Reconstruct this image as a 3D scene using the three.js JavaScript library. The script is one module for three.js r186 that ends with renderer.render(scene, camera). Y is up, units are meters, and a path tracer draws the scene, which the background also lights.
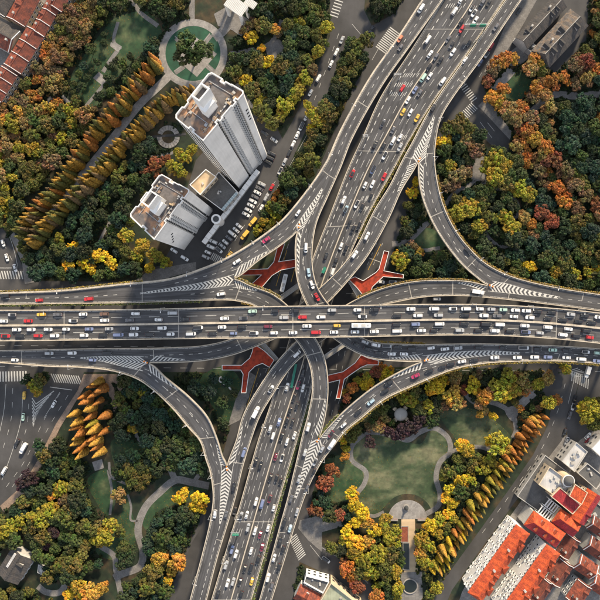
import * as THREE from 'three';
import { mergeGeometries } from 'three/addons/utils/BufferGeometryUtils.js';

// ---------------------------------------------------------------- camera, sky, sun, exposure
const SC = 0.55, CH = 330, NX = 322, NY = 298;              // metres per picture unit on the ground, height of the drone, point straight below it
const scene = new THREE.Scene();
const camera = new THREE.PerspectiveCamera(2 * Math.atan(300 * SC / CH) * 180 / Math.PI, 1, 1, 4000);
camera.position.set(0, CH, 0);
camera.up.set(0, 0, -1);
camera.lookAt(0, 0, 0);
camera.setViewOffset(600, 600, 300 - NX, 300 - NY, 600, 600);

const SUN_EL = 30 * Math.PI / 180, SUN_DIR = new THREE.Vector3(0.36 * Math.cos(SUN_EL), Math.sin(SUN_EL), -0.933 * Math.cos(SUN_EL)).normalize();
function makeSky() {
  const w = 256, h = 128, d = new Float32Array(w * h * 4);
  for (let j = 0; j < h; j++) for (let i = 0; i < w; i++) {
    const el = ((j + 0.5) / h - 0.5) * Math.PI, t = Math.max(0, Math.sin(el));
    const k = Math.pow(1 - t, 2.2);
    const c = [0.60 + 0.95 * k, 0.70 + 0.80 * k, 0.88 + 0.58 * k];
    const o = (j * w + i) * 4;
    for (let n = 0; n < 3; n++) d[o + n] = c[n] * (el < 0 ? 0.35 : 1);
    d[o + 3] = 1;
  }
  const t = new THREE.DataTexture(d, w, h, THREE.RGBAFormat, THREE.FloatType);
  t.mapping = THREE.EquirectangularReflectionMapping; t.magFilter = THREE.LinearFilter; t.minFilter = THREE.LinearFilter; t.needsUpdate = true;
  return t;
}
const sky = makeSky();
scene.background = sky; scene.environment = sky;
scene.backgroundIntensity = 0.6; scene.environmentIntensity = 0.6;
const sun = new THREE.DirectionalLight(new THREE.Color().setRGB(1, 0.83, 0.6), 5.0);
sun.position.copy(SUN_DIR).multiplyScalar(600); sun.target.position.set(0, 0, 0);
sun.castShadow = true; sun.shadow.radius = 13; sun.shadow.mapSize.set(4096, 4096);
Object.assign(sun.shadow.camera, { left: -260, right: 260, top: 260, bottom: -260, near: 10, far: 1400 });
scene.add(sun, sun.target);
const renderer = new THREE.WebGLRenderer({ antialias: true });
renderer.setSize(1024, 1024);
renderer.toneMapping = THREE.LinearToneMapping;
renderer.toneMappingExposure = 1.5;
renderer.shadowMap.enabled = true;

// ---------------------------------------------------------------- helpers
let seed_ = 7;
const rnd = () => { seed_ = (seed_ * 1664525 + 1013904223) >>> 0; return seed_ / 4294967296; };
const rr = (a, b) => a + (b - a) * rnd();
const pick = a => a[Math.floor(rnd() * a.length) % a.length];
const V3 = (x, y, z) => new THREE.Vector3(x, y, z);
const P = (px, py, y = 0) => V3((px - NX) * SC * (CH - y) / CH, y, (py - NY) * SC * (CH - y) / CH);
const toPx = v => [NX + v.x / SC * CH / (CH - v.y), NY + v.z / SC * CH / (CH - v.y)];
const used = {};
function nm(base) { const n = used[base] = (used[base] ?? -1) + 1; return n ? base + '_' + String(n).padStart(3, '0') : base; }
function tag(o, label, category, group, kind) {
  if (label) o.userData.label = label;
  if (category) o.userData.category = category;
  if (group) o.userData.group = group;
  if (kind) o.userData.kind = kind;
  return o;
}
function mesh(name, g, m, parent) {
  const o = new THREE.Mesh(g, m); o.name = parent === scene ? nm(name) : name; o.castShadow = o.receiveShadow = true; parent.add(o); return o;
}
function thing(name, label, category, group, pos) {
  const o = new THREE.Group(); o.name = nm(name); if (pos) o.position.copy(pos); scene.add(o); return tag(o, label, category, group);
}
function structure(name, g, m) { const o = mesh(name, g, m, scene); o.userData.kind = 'structure'; return o; }
function stuffPart(name, g, m, parent) { const o = mesh(name, g, m, parent); o.userData.kind = 'stuff'; return o; }
function cloneThing(src, name, label, group) {
  const c = src.clone(); c.name = nm(name); c.userData = { ...src.userData, label, group }; scene.add(c); return c;
}
const ORD = ['', 'first', 'second', 'third', 'fourth', 'fifth', 'sixth', 'seventh', 'eighth', 'ninth', 'tenth', 'eleventh', 'twelfth', 'thirteenth', 'fourteenth', 'fifteenth', 'sixteenth', 'seventeenth', 'eighteenth', 'nineteenth'];
const TENS = ['', '', 'twent', 'thirt', 'fort', 'fift', 'sixt', 'sevent', 'eight', 'ninet'];
const ord = n => n < 20 ? ORD[n] : n % 10 ? TENS[Math.floor(n / 10)] + 'y-' + ORD[n % 10] : TENS[n / 10] + 'ieth';

// geometry from a flat list of quads / triangles (points), uv in metres
class GB {
  constructor() { this.p = []; this.u = []; this.c = []; }
  tri(a, b, c, ua, ub, uc, col) {
    for (const v of [a, b, c]) this.p.push(v.x, v.y, v.z);
    for (const v of [ua, ub, uc]) this.u.push(v ? v[0] : 0, v ? v[1] : 0);
    if (col) for (let i = 0; i < 3; i++) this.c.push(...col);
    return this;
  }
  quad(a, b, c, d, ua, ub, uc, ud, col) { this.tri(a, b, c, ua, ub, uc, col); return this.tri(a, c, d, ua, uc, ud, col); }
  wall(a, b, y0, y1, u0 = 0) {                                // vertical face under the segment a-b
    const L = Math.hypot(b.x - a.x, b.z - a.z);
    return this.quad(V3(a.x, y0, a.z), V3(b.x, y0, b.z), V3(b.x, y1, b.z), V3(a.x, y1, a.z), [u0, y0], [u0 + L, y0], [u0 + L, y1], [u0, y1]);
  }
  flat(pts, y, up = true) {
    const s = pts.map(p => new THREE.Vector2(p.x, p.z));
    for (const t of THREE.ShapeUtils.triangulateShape(s, [])) {
      const q = t.map(i => V3(pts[i].x, y, pts[i].z));
      const n = (q[1].z - q[0].z) * (q[2].x - q[0].x) - (q[1].x - q[0].x) * (q[2].z - q[0].z);
      if ((n > 0) !== up) q.reverse();
      this.tri(...q, ...q.map(v => [v.x, v.z]));
    }
    return this;
  }
  prism(pts, y0, y1, top = true) {
    const q = ccw(pts);
    for (let i = 0, u = 0; i < q.length; i++) { const a = q[i], b = q[(i + 1) % q.length]; this.wall(a, b, y0, y1, u); u += Math.hypot(b.x - a.x, b.z - a.z); }
    if (top) this.flat(q, y1, true);
    return this.flat(q, y0, false);
  }
  ring(outer, d, y0, y1) {                                    // a low wall along a polygon, d thick inwards
    const o = ccw(outer), n = inset(o, d);
    for (let i = 0; i < o.length; i++) {
      const j = (i + 1) % o.length; this.wall(o[i], o[j], y0, y1); this.wall(n[j], n[i], y0, y1);
      this.quad(V3(o[i].x, y1, o[i].z), V3(o[j].x, y1, o[j].z), V3(n[j].x, y1, n[j].z), V3(n[i].x, y1, n[i].z), [0, 0], [1, 0], [1, .3], [0, .3]);
    }
    return this;
  }
  box(c, sx, sy, sz, ang = 0) {                               // c = centre of the base
    const ca = Math.cos(ang), sa = Math.sin(ang), f = (x, z) => V3(c.x + x * ca + z * sa, 0, c.z - x * sa + z * ca);
    return this.prism([f(-sx / 2, -sz / 2), f(sx / 2, -sz / 2), f(sx / 2, sz / 2), f(-sx / 2, sz / 2)], c.y, c.y + sy);
  }
  build() {
    const g = new THREE.BufferGeometry();
    g.setAttribute('position', new THREE.Float32BufferAttribute(this.p, 3));
    g.setAttribute('uv', new THREE.Float32BufferAttribute(this.u, 2));
    if (this.c.length) g.setAttribute('color', new THREE.Float32BufferAttribute(this.c, 3));
    g.computeVertexNormals(); return g;
  }
}
const area = q => { let s = 0; for (let i = 0; i < q.length; i++) { const a = q[i], b = q[(i + 1) % q.length]; s += a.x * b.z - b.x * a.z; } return s / 2; };
const ccw = q => area(q) > 0 ? q.slice().reverse() : q.slice();
function inset(q, d) {
  const out = [], s = area(q) > 0 ? 1 : -1;
  for (let i = 0; i < q.length; i++) {
    const a = q[(i + q.length - 1) % q.length], b = q[i], c = q[(i + 1) % q.length];
    const n1 = [-(b.z - a.z), b.x - a.x], n2 = [-(c.z - b.z), c.x - b.x], l1 = Math.hypot(...n1) || 1, l2 = Math.hypot(...n2) || 1;
    const m = [n1[0] / l1 + n2[0] / l2, n1[1] / l1 + n2[1] / l2], k = Math.max(0.35, (m[0] * n1[0] + m[1] * n1[1]) / l1);
    out.push(V3(b.x + s * m[0] / k * d, b.y, b.z + s * m[1] / k * d));
  }
  return out;
}
const smooth = (pts, closed, n = 6) => new THREE.CatmullRomCurve3(pts, closed, 'centripetal').getPoints(pts.length * n).slice(0, closed ? -1 : undefined);
const poly = (a, y = 0) => a.map(([x, z]) => P(x, z, y));

// blocked cells (1 m) where no tree may stand
const GN = 460, grid = new Uint8Array(GN * GN);
function block(pts, v = 1) {
  const q = pts; let z0 = 1e9, z1 = -1e9, x0 = 1e9, x1 = -1e9;
  for (const p of q) { z0 = Math.min(z0, p.z); z1 = Math.max(z1, p.z); x0 = Math.min(x0, p.x); x1 = Math.max(x1, p.x); }
  for (let j = Math.max(0, Math.floor(z0 + GN / 2)); j <= Math.min(GN - 1, z1 + GN / 2); j++) for (let i = Math.max(0, Math.floor(x0 + GN / 2)); i <= Math.min(GN - 1, x1 + GN / 2); i++)
    if (inside(q, i + .5 - GN / 2, j + .5 - GN / 2)) grid[j * GN + i] |= v;
}
function inside(q, x, z) {
  let c = false;
  for (let i = 0, j = q.length - 1; i < q.length; j = i++) if ((q[i].z > z) !== (q[j].z > z) && x < (q[j].x - q[i].x) * (z - q[i].z) / (q[j].z - q[i].z) + q[i].x) c = !c;
  return c;
}
const blockedAt = (x, z) => { const i = Math.floor(x + GN / 2), j = Math.floor(z + GN / 2); return i < 0 || j < 0 || i >= GN || j >= GN ? 0 : grid[j * GN + i]; };

// tiling noise and textures
const hash = (x, y, s) => { let n = Math.imul(x, 374761393) + Math.imul(y, 668265263) + Math.imul(s, 974634541) | 0; n = Math.imul(n ^ n >>> 13, 1274126177); return ((n ^ n >>> 16) >>> 0) / 4294967296; };
function pn(x, y, px, py, s) {
  const xi = Math.floor(x), yi = Math.floor(y), fx = x - xi, fy = y - yi, u = fx * fx * (3 - 2 * fx), v = fy * fy * (3 - 2 * fy);
  const h = (a, b) => hash(((a % px) + px) % px, ((b % py) + py) % py, s);
  return (h(xi, yi) * (1 - u) + h(xi + 1, yi) * u) * (1 - v) + (h(xi, yi + 1) * (1 - u) + h(xi + 1, yi + 1) * u) * v;
}
const fbm = (u, v, fx, fy, o, s) => { let a = 0, w = .5, t = 0; for (let i = 0; i < o; i++) { a += w * pn(u * fx, v * fy, fx, fy, s + i); t += w; w *= .55; fx *= 2; fy *= 2; } return a / t; };
function tex(n, metres, fn) {
  const d = new Uint8Array(n * n * 4);
  for (let j = 0; j < n; j++) for (let i = 0; i < n; i++) {
    const c = fn((i + .5) / n, (j + .5) / n), o = (j * n + i) * 4;
    for (let k = 0; k < 3; k++) d[o + k] = Math.max(0, Math.min(255, c[k]));
    d[o + 3] = 255;
  }
  const t = new THREE.DataTexture(d, n, n); t.colorSpace = THREE.SRGBColorSpace; t.wrapS = t.wrapT = THREE.RepeatWrapping;
  t.magFilter = THREE.LinearFilter; t.minFilter = THREE.LinearMipmapLinearFilter; t.generateMipmaps = true; t.repeat.set(1 / metres, 1 / metres); t.needsUpdate = true; return t;
}
const mul = (c, k) => [c[0] * k, c[1] * k, c[2] * k], mix = (a, b, t) => [a[0] + (b[0] - a[0]) * t, a[1] + (b[1] - a[1]) * t, a[2] + (b[2] - a[2]) * t];
const mat = (o) => new THREE.MeshStandardMaterial({ roughness: .9, side: THREE.DoubleSide, ...o });
const lin = (r, g, b) => new THREE.Color().setRGB(r, g, b);
const M = {
  // u runs along a deck: long tyre and oil streaks, patches of newer surfacing
  deck: mat({ map: tex(512, 36, (u, v) => { const s = fbm(u, v, 3, 60, 3, 5), b = fbm(u, v, 5, 5, 4, 11), g = hash(u * 512 | 0, v * 512 | 0, 3); const w = fbm(u, v, 4, 9, 3, 17); return mul([75, 75, 77], (.6 + .5 * s + .26 * b + .08 * g) * (w > .62 ? .88 : 1)); }) }),
  asphalt: mat({ map: tex(512, 48, (u, v) => { const b = fbm(u, v, 6, 6, 5, 21), c = fbm(u, v, 14, 3, 3, 25), g = hash(u * 512 | 0, v * 512 | 0, 9); return mul([68, 67, 67], .66 + .42 * b + .18 * c + .1 * g); }) }),
  concrete: mat({ map: tex(256, 14, (u, v) => { const b = fbm(u, v, 4, 4, 5, 31), s = fbm(u, v, 40, 3, 2, 36); return mul([176, 172, 165], .74 + .34 * b + .1 * s); }) }),
  parapet: mat({ map: tex(256, 9, (u, v) => { const b = fbm(u, v, 5, 5, 5, 41), s = fbm(u, v, 30, 4, 3, 44); return mul([194, 183, 166], .7 + .3 * b + .18 * s); }) }),
  paving: mat({ map: tex(512, 10, (u, v) => { const b = fbm(u, v, 4, 4, 5, 51), n = 20, jt = (u * n % 1 < .06 || v * n % 1 < .06) ? .86 : 1, k = hash(u * n | 0, v * n | 0, 4); return mul([126, 123, 120], (.74 + .3 * b + .14 * k) * jt); }) }),
  stone: mat({ map: tex(512, 12, (u, v) => { const b = fbm(u, v, 4, 4, 5, 61), n = 16, jt = (u * n % 1 < .05 || v * n % 1 < .05) ? .88 : 1, k = hash(u * n | 0, v * n | 0, 14); return mul([148, 144, 140], (.76 + .26 * b + .12 * k) * jt); }) }),
  soil: mat({ map: tex(1024, 60, (u, v) => { const a = fbm(u, v, 9, 9, 5, 71), b = fbm(u, v, 30, 30, 4, 75), g = hash(u * 1024 | 0, v * 1024 | 0, 7); return mul(mix([34, 46, 30], [66, 56, 38], Math.max(0, Math.min(1, (a - .42) * 4))), .55 + .6 * b + .25 * g); }) }),
  lawn: mat({ map: tex(1024, 60, (u, v) => { const a = fbm(u, v, 7, 7, 5, 81), b = fbm(u, v, 40, 40, 4, 85), g = hash(u * 1024 | 0, v * 1024 | 0, 8); return mul(mix([40, 66, 40], [84, 92, 62], Math.max(0, Math.min(1, (a - .45) * 3.6))), .72 + .4 * b + .14 * g); }) }),
  wornLawn: mat({ map: tex(1024, 60, (u, v) => { const a = fbm(u, v, 5, 9, 5, 91), b = fbm(u, v, 40, 40, 4, 95), g = hash(u * 1024 | 0, v * 1024 | 0, 18); return mul(mix([50, 66, 42], [106, 106, 80], Math.max(0, Math.min(1, (a - .36) * 3))), .72 + .4 * b + .14 * g); }) }),
  turf: mat({ map: tex(512, 20, (u, v) => { const a = fbm(u, v, 6, 6, 5, 101), g = hash(u * 512 | 0, v * 512 | 0, 28); return mul([38, 78, 58], .62 + .5 * a + .2 * g); }) }),
  paint: mat({ map: tex(256, 6, (u, v) => { const a = fbm(u, v, 8, 8, 4, 111), g = hash(u * 256 | 0, v * 256 | 0, 38); return mul([208, 206, 200], a < .38 ? .55 : .8 + .2 * g); }), roughness: .7 }),
  yellowPaint: mat({ color: lin(.55, .33, .06), roughness: .7 }),
  redDeck: mat({ map: tex(256, 8, (u, v) => { const a = fbm(u, v, 5, 5, 5, 121), g = hash(u * 256 | 0, v * 256 | 0, 48); return mul([164, 58, 34], .5 + .7 * a + .1 * g); }) }),
  whitePaint: mat({ color: lin(.75, .74, .72), roughness: .6 }),
  wallWhite: mat({ map: tex(512, 30, (u, v) => { const a = fbm(u, v, 5, 5, 5, 131), s = fbm(u, v, 70, 3, 3, 135); return mul([252, 250, 246], .86 + .12 * a + .06 * s); }) }),
  wallGrey: mat({ map: tex(256, 20, (u, v) => { const a = fbm(u, v, 6, 6, 5, 141), s = fbm(u, v, 60, 3, 3, 145); return mul([196, 194, 190], .76 + .22 * a + .12 * s); }) }),
  wallCream: mat({ map: tex(256, 20, (u, v) => { const a = fbm(u, v, 6, 6, 5, 151), s = fbm(u, v, 60, 3, 3, 155); return mul([214, 196, 168], .76 + .22 * a + .12 * s); }) }),
  roofDirty: mat({ map: tex(512, 26, (u, v) => { const a = fbm(u, v, 5, 5, 5, 161), b = fbm(u, v, 3, 3, 4, 165), g = fbm(u, v, 40, 40, 2, 168); return mul(mix([104, 100, 100], [178, 138, 108], Math.max(0, Math.min(1, (b - .46) * 6))), .55 + .6 * a + .2 * g); }) }),
  roofGrey: mat({ map: tex(512, 24, (u, v) => { const a = fbm(u, v, 6, 6, 5, 171), g = fbm(u, v, 50, 50, 2, 175); return mul([92, 92, 92], .66 + .42 * a + .18 * g); }) }),
  roofTan: mat({ map: tex(256, 20, (u, v) => { const a = fbm(u, v, 5, 5, 5, 181); return mul([196, 172, 140], .72 + .42 * a); }) }),
  roofPale: mat({ map: tex(256, 20, (u, v) => { const a = fbm(u, v, 5, 5, 5, 191), s = fbm(u, v, 40, 4, 2, 194); return mul([202, 200, 198], .7 + .3 * a + .14 * s); }) }),
  glass: mat({ color: lin(.03, .035, .04), roughness: .12, metalness: 0 }),
  glassDark: mat({ color: lin(.05, .055, .06), roughness: .25 }),
  metal: mat({ color: lin(.42, .43, .44), roughness: .5, metalness: .4 }),
  signGreen: mat({ color: lin(.02, .2, .13), roughness: .5 }),
  orange: mat({ color: lin(.7, .22, .02), roughness: .6 }),
  tyre: mat({ color: lin(.02, .02, .02) }),
  bark: mat({ color: lin(.09, .065, .045) }),
  footway: mat({ map: tex(256, 12, (u, v) => { const b = fbm(u, v, 5, 5, 5, 55), k = hash(u * 30 | 0, v * 30 | 0, 6); return mul([146, 126, 110], .66 + .4 * b + .16 * k); }) }),
  water: mat({ color: lin(.012, .018, .016), roughness: .06 }),
  wood: mat({ color: lin(.22, .13, .07) }),
  brick: mat({ map: tex(256, 6, (u, v) => { const a = fbm(u, v, 6, 6, 4, 201); return mul([150, 84, 62], .66 + .5 * a); }) }),
};
// clay tile roofs: courses run along u, colour jumps from tile to tile
function tileMat(base, alt, s, rough = .85) {
  const f = (u, v) => { const st = fbm(u, v, 16, 2, 4, s + 7), rows = 24, cols = 30, r = v * rows | 0, c = (u * cols + (r % 2) * .5) | 0, k = hash(c % cols, r, s), a = fbm(u, v, 4, 4, 5, s + 3), e = v * rows % 1 < .16 ? .78 : 1; return mul(mix(base, alt, Math.max(0, Math.min(1, (a - .4) * 3))), (.78 + .26 * k) * e * (.72 + .5 * st)); };
  return mat({ map: tex(256, 7, f), roughness: rough });
}
M.tileOrange = tileMat([216, 92, 46], [176, 70, 42], 301);
M.tileRed = tileMat([176, 52, 58], [160, 44, 50], 311);
M.tileBrown = tileMat([132, 70, 54], [92, 54, 48], 321);
M.tileRust = tileMat([168, 84, 58], [122, 66, 54], 331);
M.tileDark = tileMat([74, 72, 72], [94, 86, 80], 341);

// ---------------------------------------------------------------- the ground and what is laid on it
{
  const g = new THREE.PlaneGeometry(2400, 2400, 1, 1).rotateX(-Math.PI / 2), uv = g.attributes.uv;
  for (let i = 0; i < uv.count; i++) uv.setXY(i, uv.getX(i) * 2400, uv.getY(i) * 2400);
  structure('ground', g, M.soil);
}
function patch(name, a, y, m, o = {}) {                        // a flat sheet (or a low slab with a kerb when o.h)
  let pts = poly(a); if (o.smooth) pts = smooth(pts, true, 6);
  const g = new GB(); o.h ? g.prism(pts, y - o.h, y) : g.flat(pts, y);
  if (o.block !== false) block(pts, o.v || 1);
  return structure(name, g.build(), m);
}
function strip(a, w, y, h = 0) {                               // ribbon geometry along picture points, w wide in metres
  const c = smooth(poly(a), false, 7), g = new GB(); let s = 0; const L = [], R = [];
  c.forEach((p, i) => {
    const q0 = c[Math.max(0, i - 1)], q1 = c[Math.min(c.length - 1, i + 1)], d = q1.clone().sub(q0).normalize(), n = V3(-d.z, 0, d.x), ww = typeof w === 'number' ? w : w[0] + (w[1] - w[0]) * i / (c.length - 1);
    L.push(p.clone().addScaledVector(n, -ww / 2)); R.push(p.clone().addScaledVector(n, ww / 2));
  });
  for (let i = 0; i + 1 < c.length; i++) {
    const d = c[i].distanceTo(c[i + 1]), f = v => V3(v.x, y, v.z);
    g.quad(f(L[i]), f(R[i]), f(R[i + 1]), f(L[i + 1]), [s, 0], [s, 3], [s + d, 3], [s + d, 0]);
    if (h) { g.wall(L[i], L[i + 1], y - h, y, s); g.wall(R[i], R[i + 1], y - h, y, s); }
    s += d;
  }
  const q = [...L, ...R.slice().reverse()]; block(q, 1);
  return g.build();
}
const path = (a, w, m = M.paving, y = .09, name = 'path') => structure(name, strip(a, w, y, .08), m);

// ground roads
patch('road', [[-60, 282], [40, 281], [250, 283], [420, 280], [560, 300], [660, 312], [660, 384], [560, 372], [430, 366], [250, 372], [60, 372], [-60, 372]], .03, M.asphalt);
patch('road', [[420, -40], [560, -40], [534, 0], [478, 86], [430, 165], [400, 230], [385, 280], [350, 300], [350, 360], [342, 400], [318, 470], [300, 560], [285, 640], [150, 640], [178, 570], [216, 480], [232, 420], [250, 375], [262, 300], [280, 262], [300, 215], [318, 170], [352, 90], [392, 18]], .034, M.asphalt);
patch('road', [[-40, 371], [84, 371], [80, 392], [58, 425], [40, 462], [22, 490], [0, 506], [-40, 522]], .038, M.asphalt);
patch('road', [[-40, 240], [3, 228], [16, 252], [30, 283], [-40, 283]], .042, M.asphalt);
patch('road', [[330, -30], [368, -30], [364, 10], [372, 26], [404, 8], [388, 40], [372, 62], [352, 38], [345, 45], [328, 92], [310, 122], [286, 172], [262, 212], [238, 252], [228, 268], [200, 270], [150, 282], [150, 268], [190, 258], [208, 246], [238, 205], [262, 172], [276, 150], [292, 122], [312, 82], [330, 36]], .046, M.asphalt);
patch('road', [[566, 372], [580, 378], [574, 400], [562, 440], [542, 466], [512, 506], [476, 556], [452, 590], [430, 640], [402, 640], [420, 608], [448, 574], [480, 530], [510, 488], [533, 455], [548, 425], [554, 392], [556, 374]], .05, M.asphalt);
patch('road', [[600, 365], [660, 375], [660, 440], [600, 426], [580, 440], [570, 452], [566, 425], [576, 395], [582, 372]], .054, M.asphalt);
patch('road', [[283, 520], [298, 528], [312, 540], [345, 560], [378, 590], [400, 640], [360, 640], [345, 598], [322, 572], [300, 562], [285, 556]], .058, M.asphalt);
patch('road', [[476, 74], [486, 92], [482, 108], [510, 138], [508, 152], [496, 150], [474, 128], [458, 118], [446, 122], [440, 112]], .062, M.asphalt);
patch('road', [[548, 362], [558, 372], [556, 396], [546, 398], [538, 384]], .066, M.asphalt);
patch('yard', [[552, 446], [640, 380], [660, 660], [440, 660], [462, 592], [482, 556], [516, 508], [544, 470]], .02, M.paving);
patch('yard', [[-40, -40], [66, -40], [48, 30], [38, 64], [10, 104], [-40, 120]], .02, M.paving, { block: false });
patch('yard', [[196, 160], [240, 112], [272, 118], [288, 150], [262, 196], [232, 246], [200, 264], [160, 266], [176, 240], [196, 214], [186, 192]], .024, M.asphalt);
patch('yard', [[500, 62], [548, -20], [590, -20], [586, 40], [556, 74], [520, 58]], .02, M.asphalt);
// pavements (kerbed slabs)
patch('pavement', [[524, -20], [548, -20], [520, 30], [500, 62], [490, 76], [484, 72], [494, 52]], .16, M.paving, { h: .16 });
patch('pavement', [[478, 106], [486, 98], [512, 132], [510, 140]], .16, M.paving, { h: .16 });
patch('pavement', [[84, 374], [118, 374], [126, 384], [120, 392], [112, 380], [100, 378], [84, 388], [60, 428], [44, 462], [28, 490], [4, 512], [0, 506], [22, 486], [38, 460], [56, 424], [78, 390]], .16, M.footway, { h: .16 });
patch('pavement', [[104, 376], [112, 378], [118, 408], [114, 412]], .164, M.footway, { h: .16 });
patch('pavement', [[250, 372], [256, 376], [240, 420], [228, 426], [236, 398]], .16, M.paving, { h: .16 });
patch('pavement', [[300, 520], [325, 514], [342, 516], [343, 526], [322, 532], [322, 552], [308, 540], [298, 528]], .16, M.paving, { h: .16 });
patch('pavement', [[25, 284], [22, 262], [10, 236], [14, 232], [24, 250], [36, 282]], .16, M.paving, { h: .16 });
patch('pavement', [[130, 284], [150, 270], [196, 262], [196, 270], [150, 283]], .16, M.paving, { h: .16 });
// painted markings on the ground, each stripe its own piece
function zebra(host, p0, p1, n, len, w, y, slant = 0) {        // n stripes from p0 to p1, each len long across
  const a = P(...p0), b = P(...p1), d = b.clone().sub(a).normalize(), c = V3(-d.z, 0, d.x), ang = Math.atan2(-c.z, c.x) + slant;
  const g = new THREE.PlaneGeometry(len, w).rotateX(-Math.PI / 2);
  for (let i = 0; i < n; i++) { const o = mesh('crossing_stripe', g, M.paint, host); o.position.copy(a.clone().lerp(b, n > 1 ? i / (n - 1) : .5)).setY(y); o.rotation.y = ang; }
}
const crossings = [];
function crossing(p0, p1, n, len, w, y, label, slant) { const t = new THREE.Group(); t.name = nm('pedestrian_crossing'); t.userData.kind = 'structure'; t.userData.label = label; scene.add(t); zebra(t, p0, p1, n, len, w, y, slant); crossings.push(t); }
crossing([-14, 377], [26, 376], 15, 5.6, .8, .05, 'wide zebra crossing at the left edge below the elevated ramps');
crossing([53, 378], [80, 380], 13, 5.2, .55, .05, 'zebra crossing beside the conical orange trees', .5);
crossing([-8, 275], [27, 275], 14, 4.6, .7, .054, 'zebra crossing at the left edge above the elevated road', .25);
crossing([572, 376], [588, 384], 9, 5.5, .5, .07, 'zebra crossing on the right below the elevated ramp', .4);
crossing([381, 50], [395, 31], 12, 7, .6, .06, 'zebra crossing at the side street top of the picture');
crossing([334, 16], [342, -8], 9, 4.6, .6, .06, 'zebra crossing at the top edge');
crossing([293, 537], [302, 557], 12, 5.2, .5, .072, 'zebra crossing beside the lower right carriageway', .3);
crossing([462, 84], [474, 100], 9, 4, .5, .076, 'upper of two zebra crossings beside the curved ramp');
crossing([462, 118], [474, 106], 9, 5, .5, .08, 'lower of two zebra crossings beside the curved ramp');
crossing([212, 256], [223, 262], 8, 4, .5, .06, 'zebra crossing by the yellow car near the towers');
{
  const t = new THREE.Group(); t.name = nm('road_markings'); t.userData.kind = 'structure'; scene.add(t);
  const line = (a, w = .22, y = .062) => { const o = mesh('painted_line', strip(a, w, y), M.paint, t); return o; };
  const dashed = (a, y = .062, len = 3, per = 7, w = .18) => { const c = new THREE.CatmullRomCurve3(poly(a)), n = Math.floor(c.getLength() / per), g = new THREE.PlaneGeometry(len, w).rotateX(-Math.PI / 2); for (let i = 0; i < n; i++) { const u = (i + .5) / n, p = c.getPointAt(u), d = c.getTangentAt(u), o = mesh('lane_dash', g, M.paint, t); o.position.copy(p).setY(y); o.rotation.y = Math.atan2(-d.z, d.x); } };
  line([[6, 384], [4, 410], [-2, 440]]); line([[23, 392], [21, 420], [14, 446], [2, 480]]); dashed([[13, 384], [11, 420], [2, 452]]); dashed([[29, 400], [27, 425], [20, 450]]);
  line([[60, 392], [44, 418]]); dashed([[70, 392], [50, 425], [30, 462], [10, 490]]); dashed([[62, 390], [44, 420], [24, 462], [4, 490]]); line([[50, 387], [72, 390]], .4);
  for (let i = 0; i < 8; i++) { const k = i / 8; line([[32 + k, 398 + i * 3.4], [36 - k * 3, 404 + i * 3.2]], .5, .066); line([[36 - k * 3, 404 + i * 3.2], [54 - i * 2.6, 391 + i * 3]], .5, .066); }
  dashed([[2, 240], [14, 264]]); line([[8, 232], [14, 250], [18, 268]]); line([[0, 268], [12, 268]], .4, .062);
  dashed([[302, 130], [276, 180], [244, 226], [226, 256]], .07); line([[314, 122], [284, 176], [262, 214]], .15, .07);
  dashed([[340, 30], [322, 80], [308, 116]], .07); line([[352, 52], [362, 36]], .2, .07); line([[372, 60], [380, 46]], .2, .07); line([[362, 36], [352, 24]], .2, .07);
  dashed([[528, 0], [492, 56], [470, 92]], .055); dashed([[482, 116], [500, 138]], .085, 6, 9); line([[480, 122], [492, 138]], .2, .085);
  dashed([[566, 380], [558, 410], [542, 448], [512, 492], [480, 536]], .082); line([[574, 380], [568, 404]], .2, .082); for (let i = 0; i < 6; i++) line([[566 + i * 1.6, 372 + i], [578 + i * 2, 368 + i * 1.4]], .4, .082);
  dashed([[346, 346], [340, 380], [330, 420]], .055); dashed([[340, 346], [334, 380], [326, 414]], .055); line([[349, 374], [338, 404]], .2, .055);
  dashed([[256, 372], [244, 412]], .055, 2, 5); dashed([[262, 370], [248, 410]], .055, 2, 5); dashed([[268, 366], [252, 406]], .055, 2, 5);
  dashed([[384, 240], [372, 268]], .055, 2, 5); dashed([[378, 240], [366, 268]], .055, 2, 5); line([[369, 258], [380, 262]], .4, .055); dashed([[300, 240], [290, 275]], .055); dashed([[290, 240], [276, 280]], .055);
  for (const q of [[[259, 368], [244, 416]], [[271, 364], [254, 408]], [[303, 240], [291, 282]], [[287, 250], [276, 286]], [[381, 244], [368, 270]], [[318, 344], [300, 380]]]) mesh('yellow_line', strip(q, .3, .07), M.yellowPaint, t);
  dashed([[318, 545], [350, 566], [380, 596]], .075); line([[310, 545], [322, 560]], .2, .075);
  for (const y of [290, 345, 366]) dashed([[-40, y], [640, y + 6]], .055, 4, 9);
}
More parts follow.
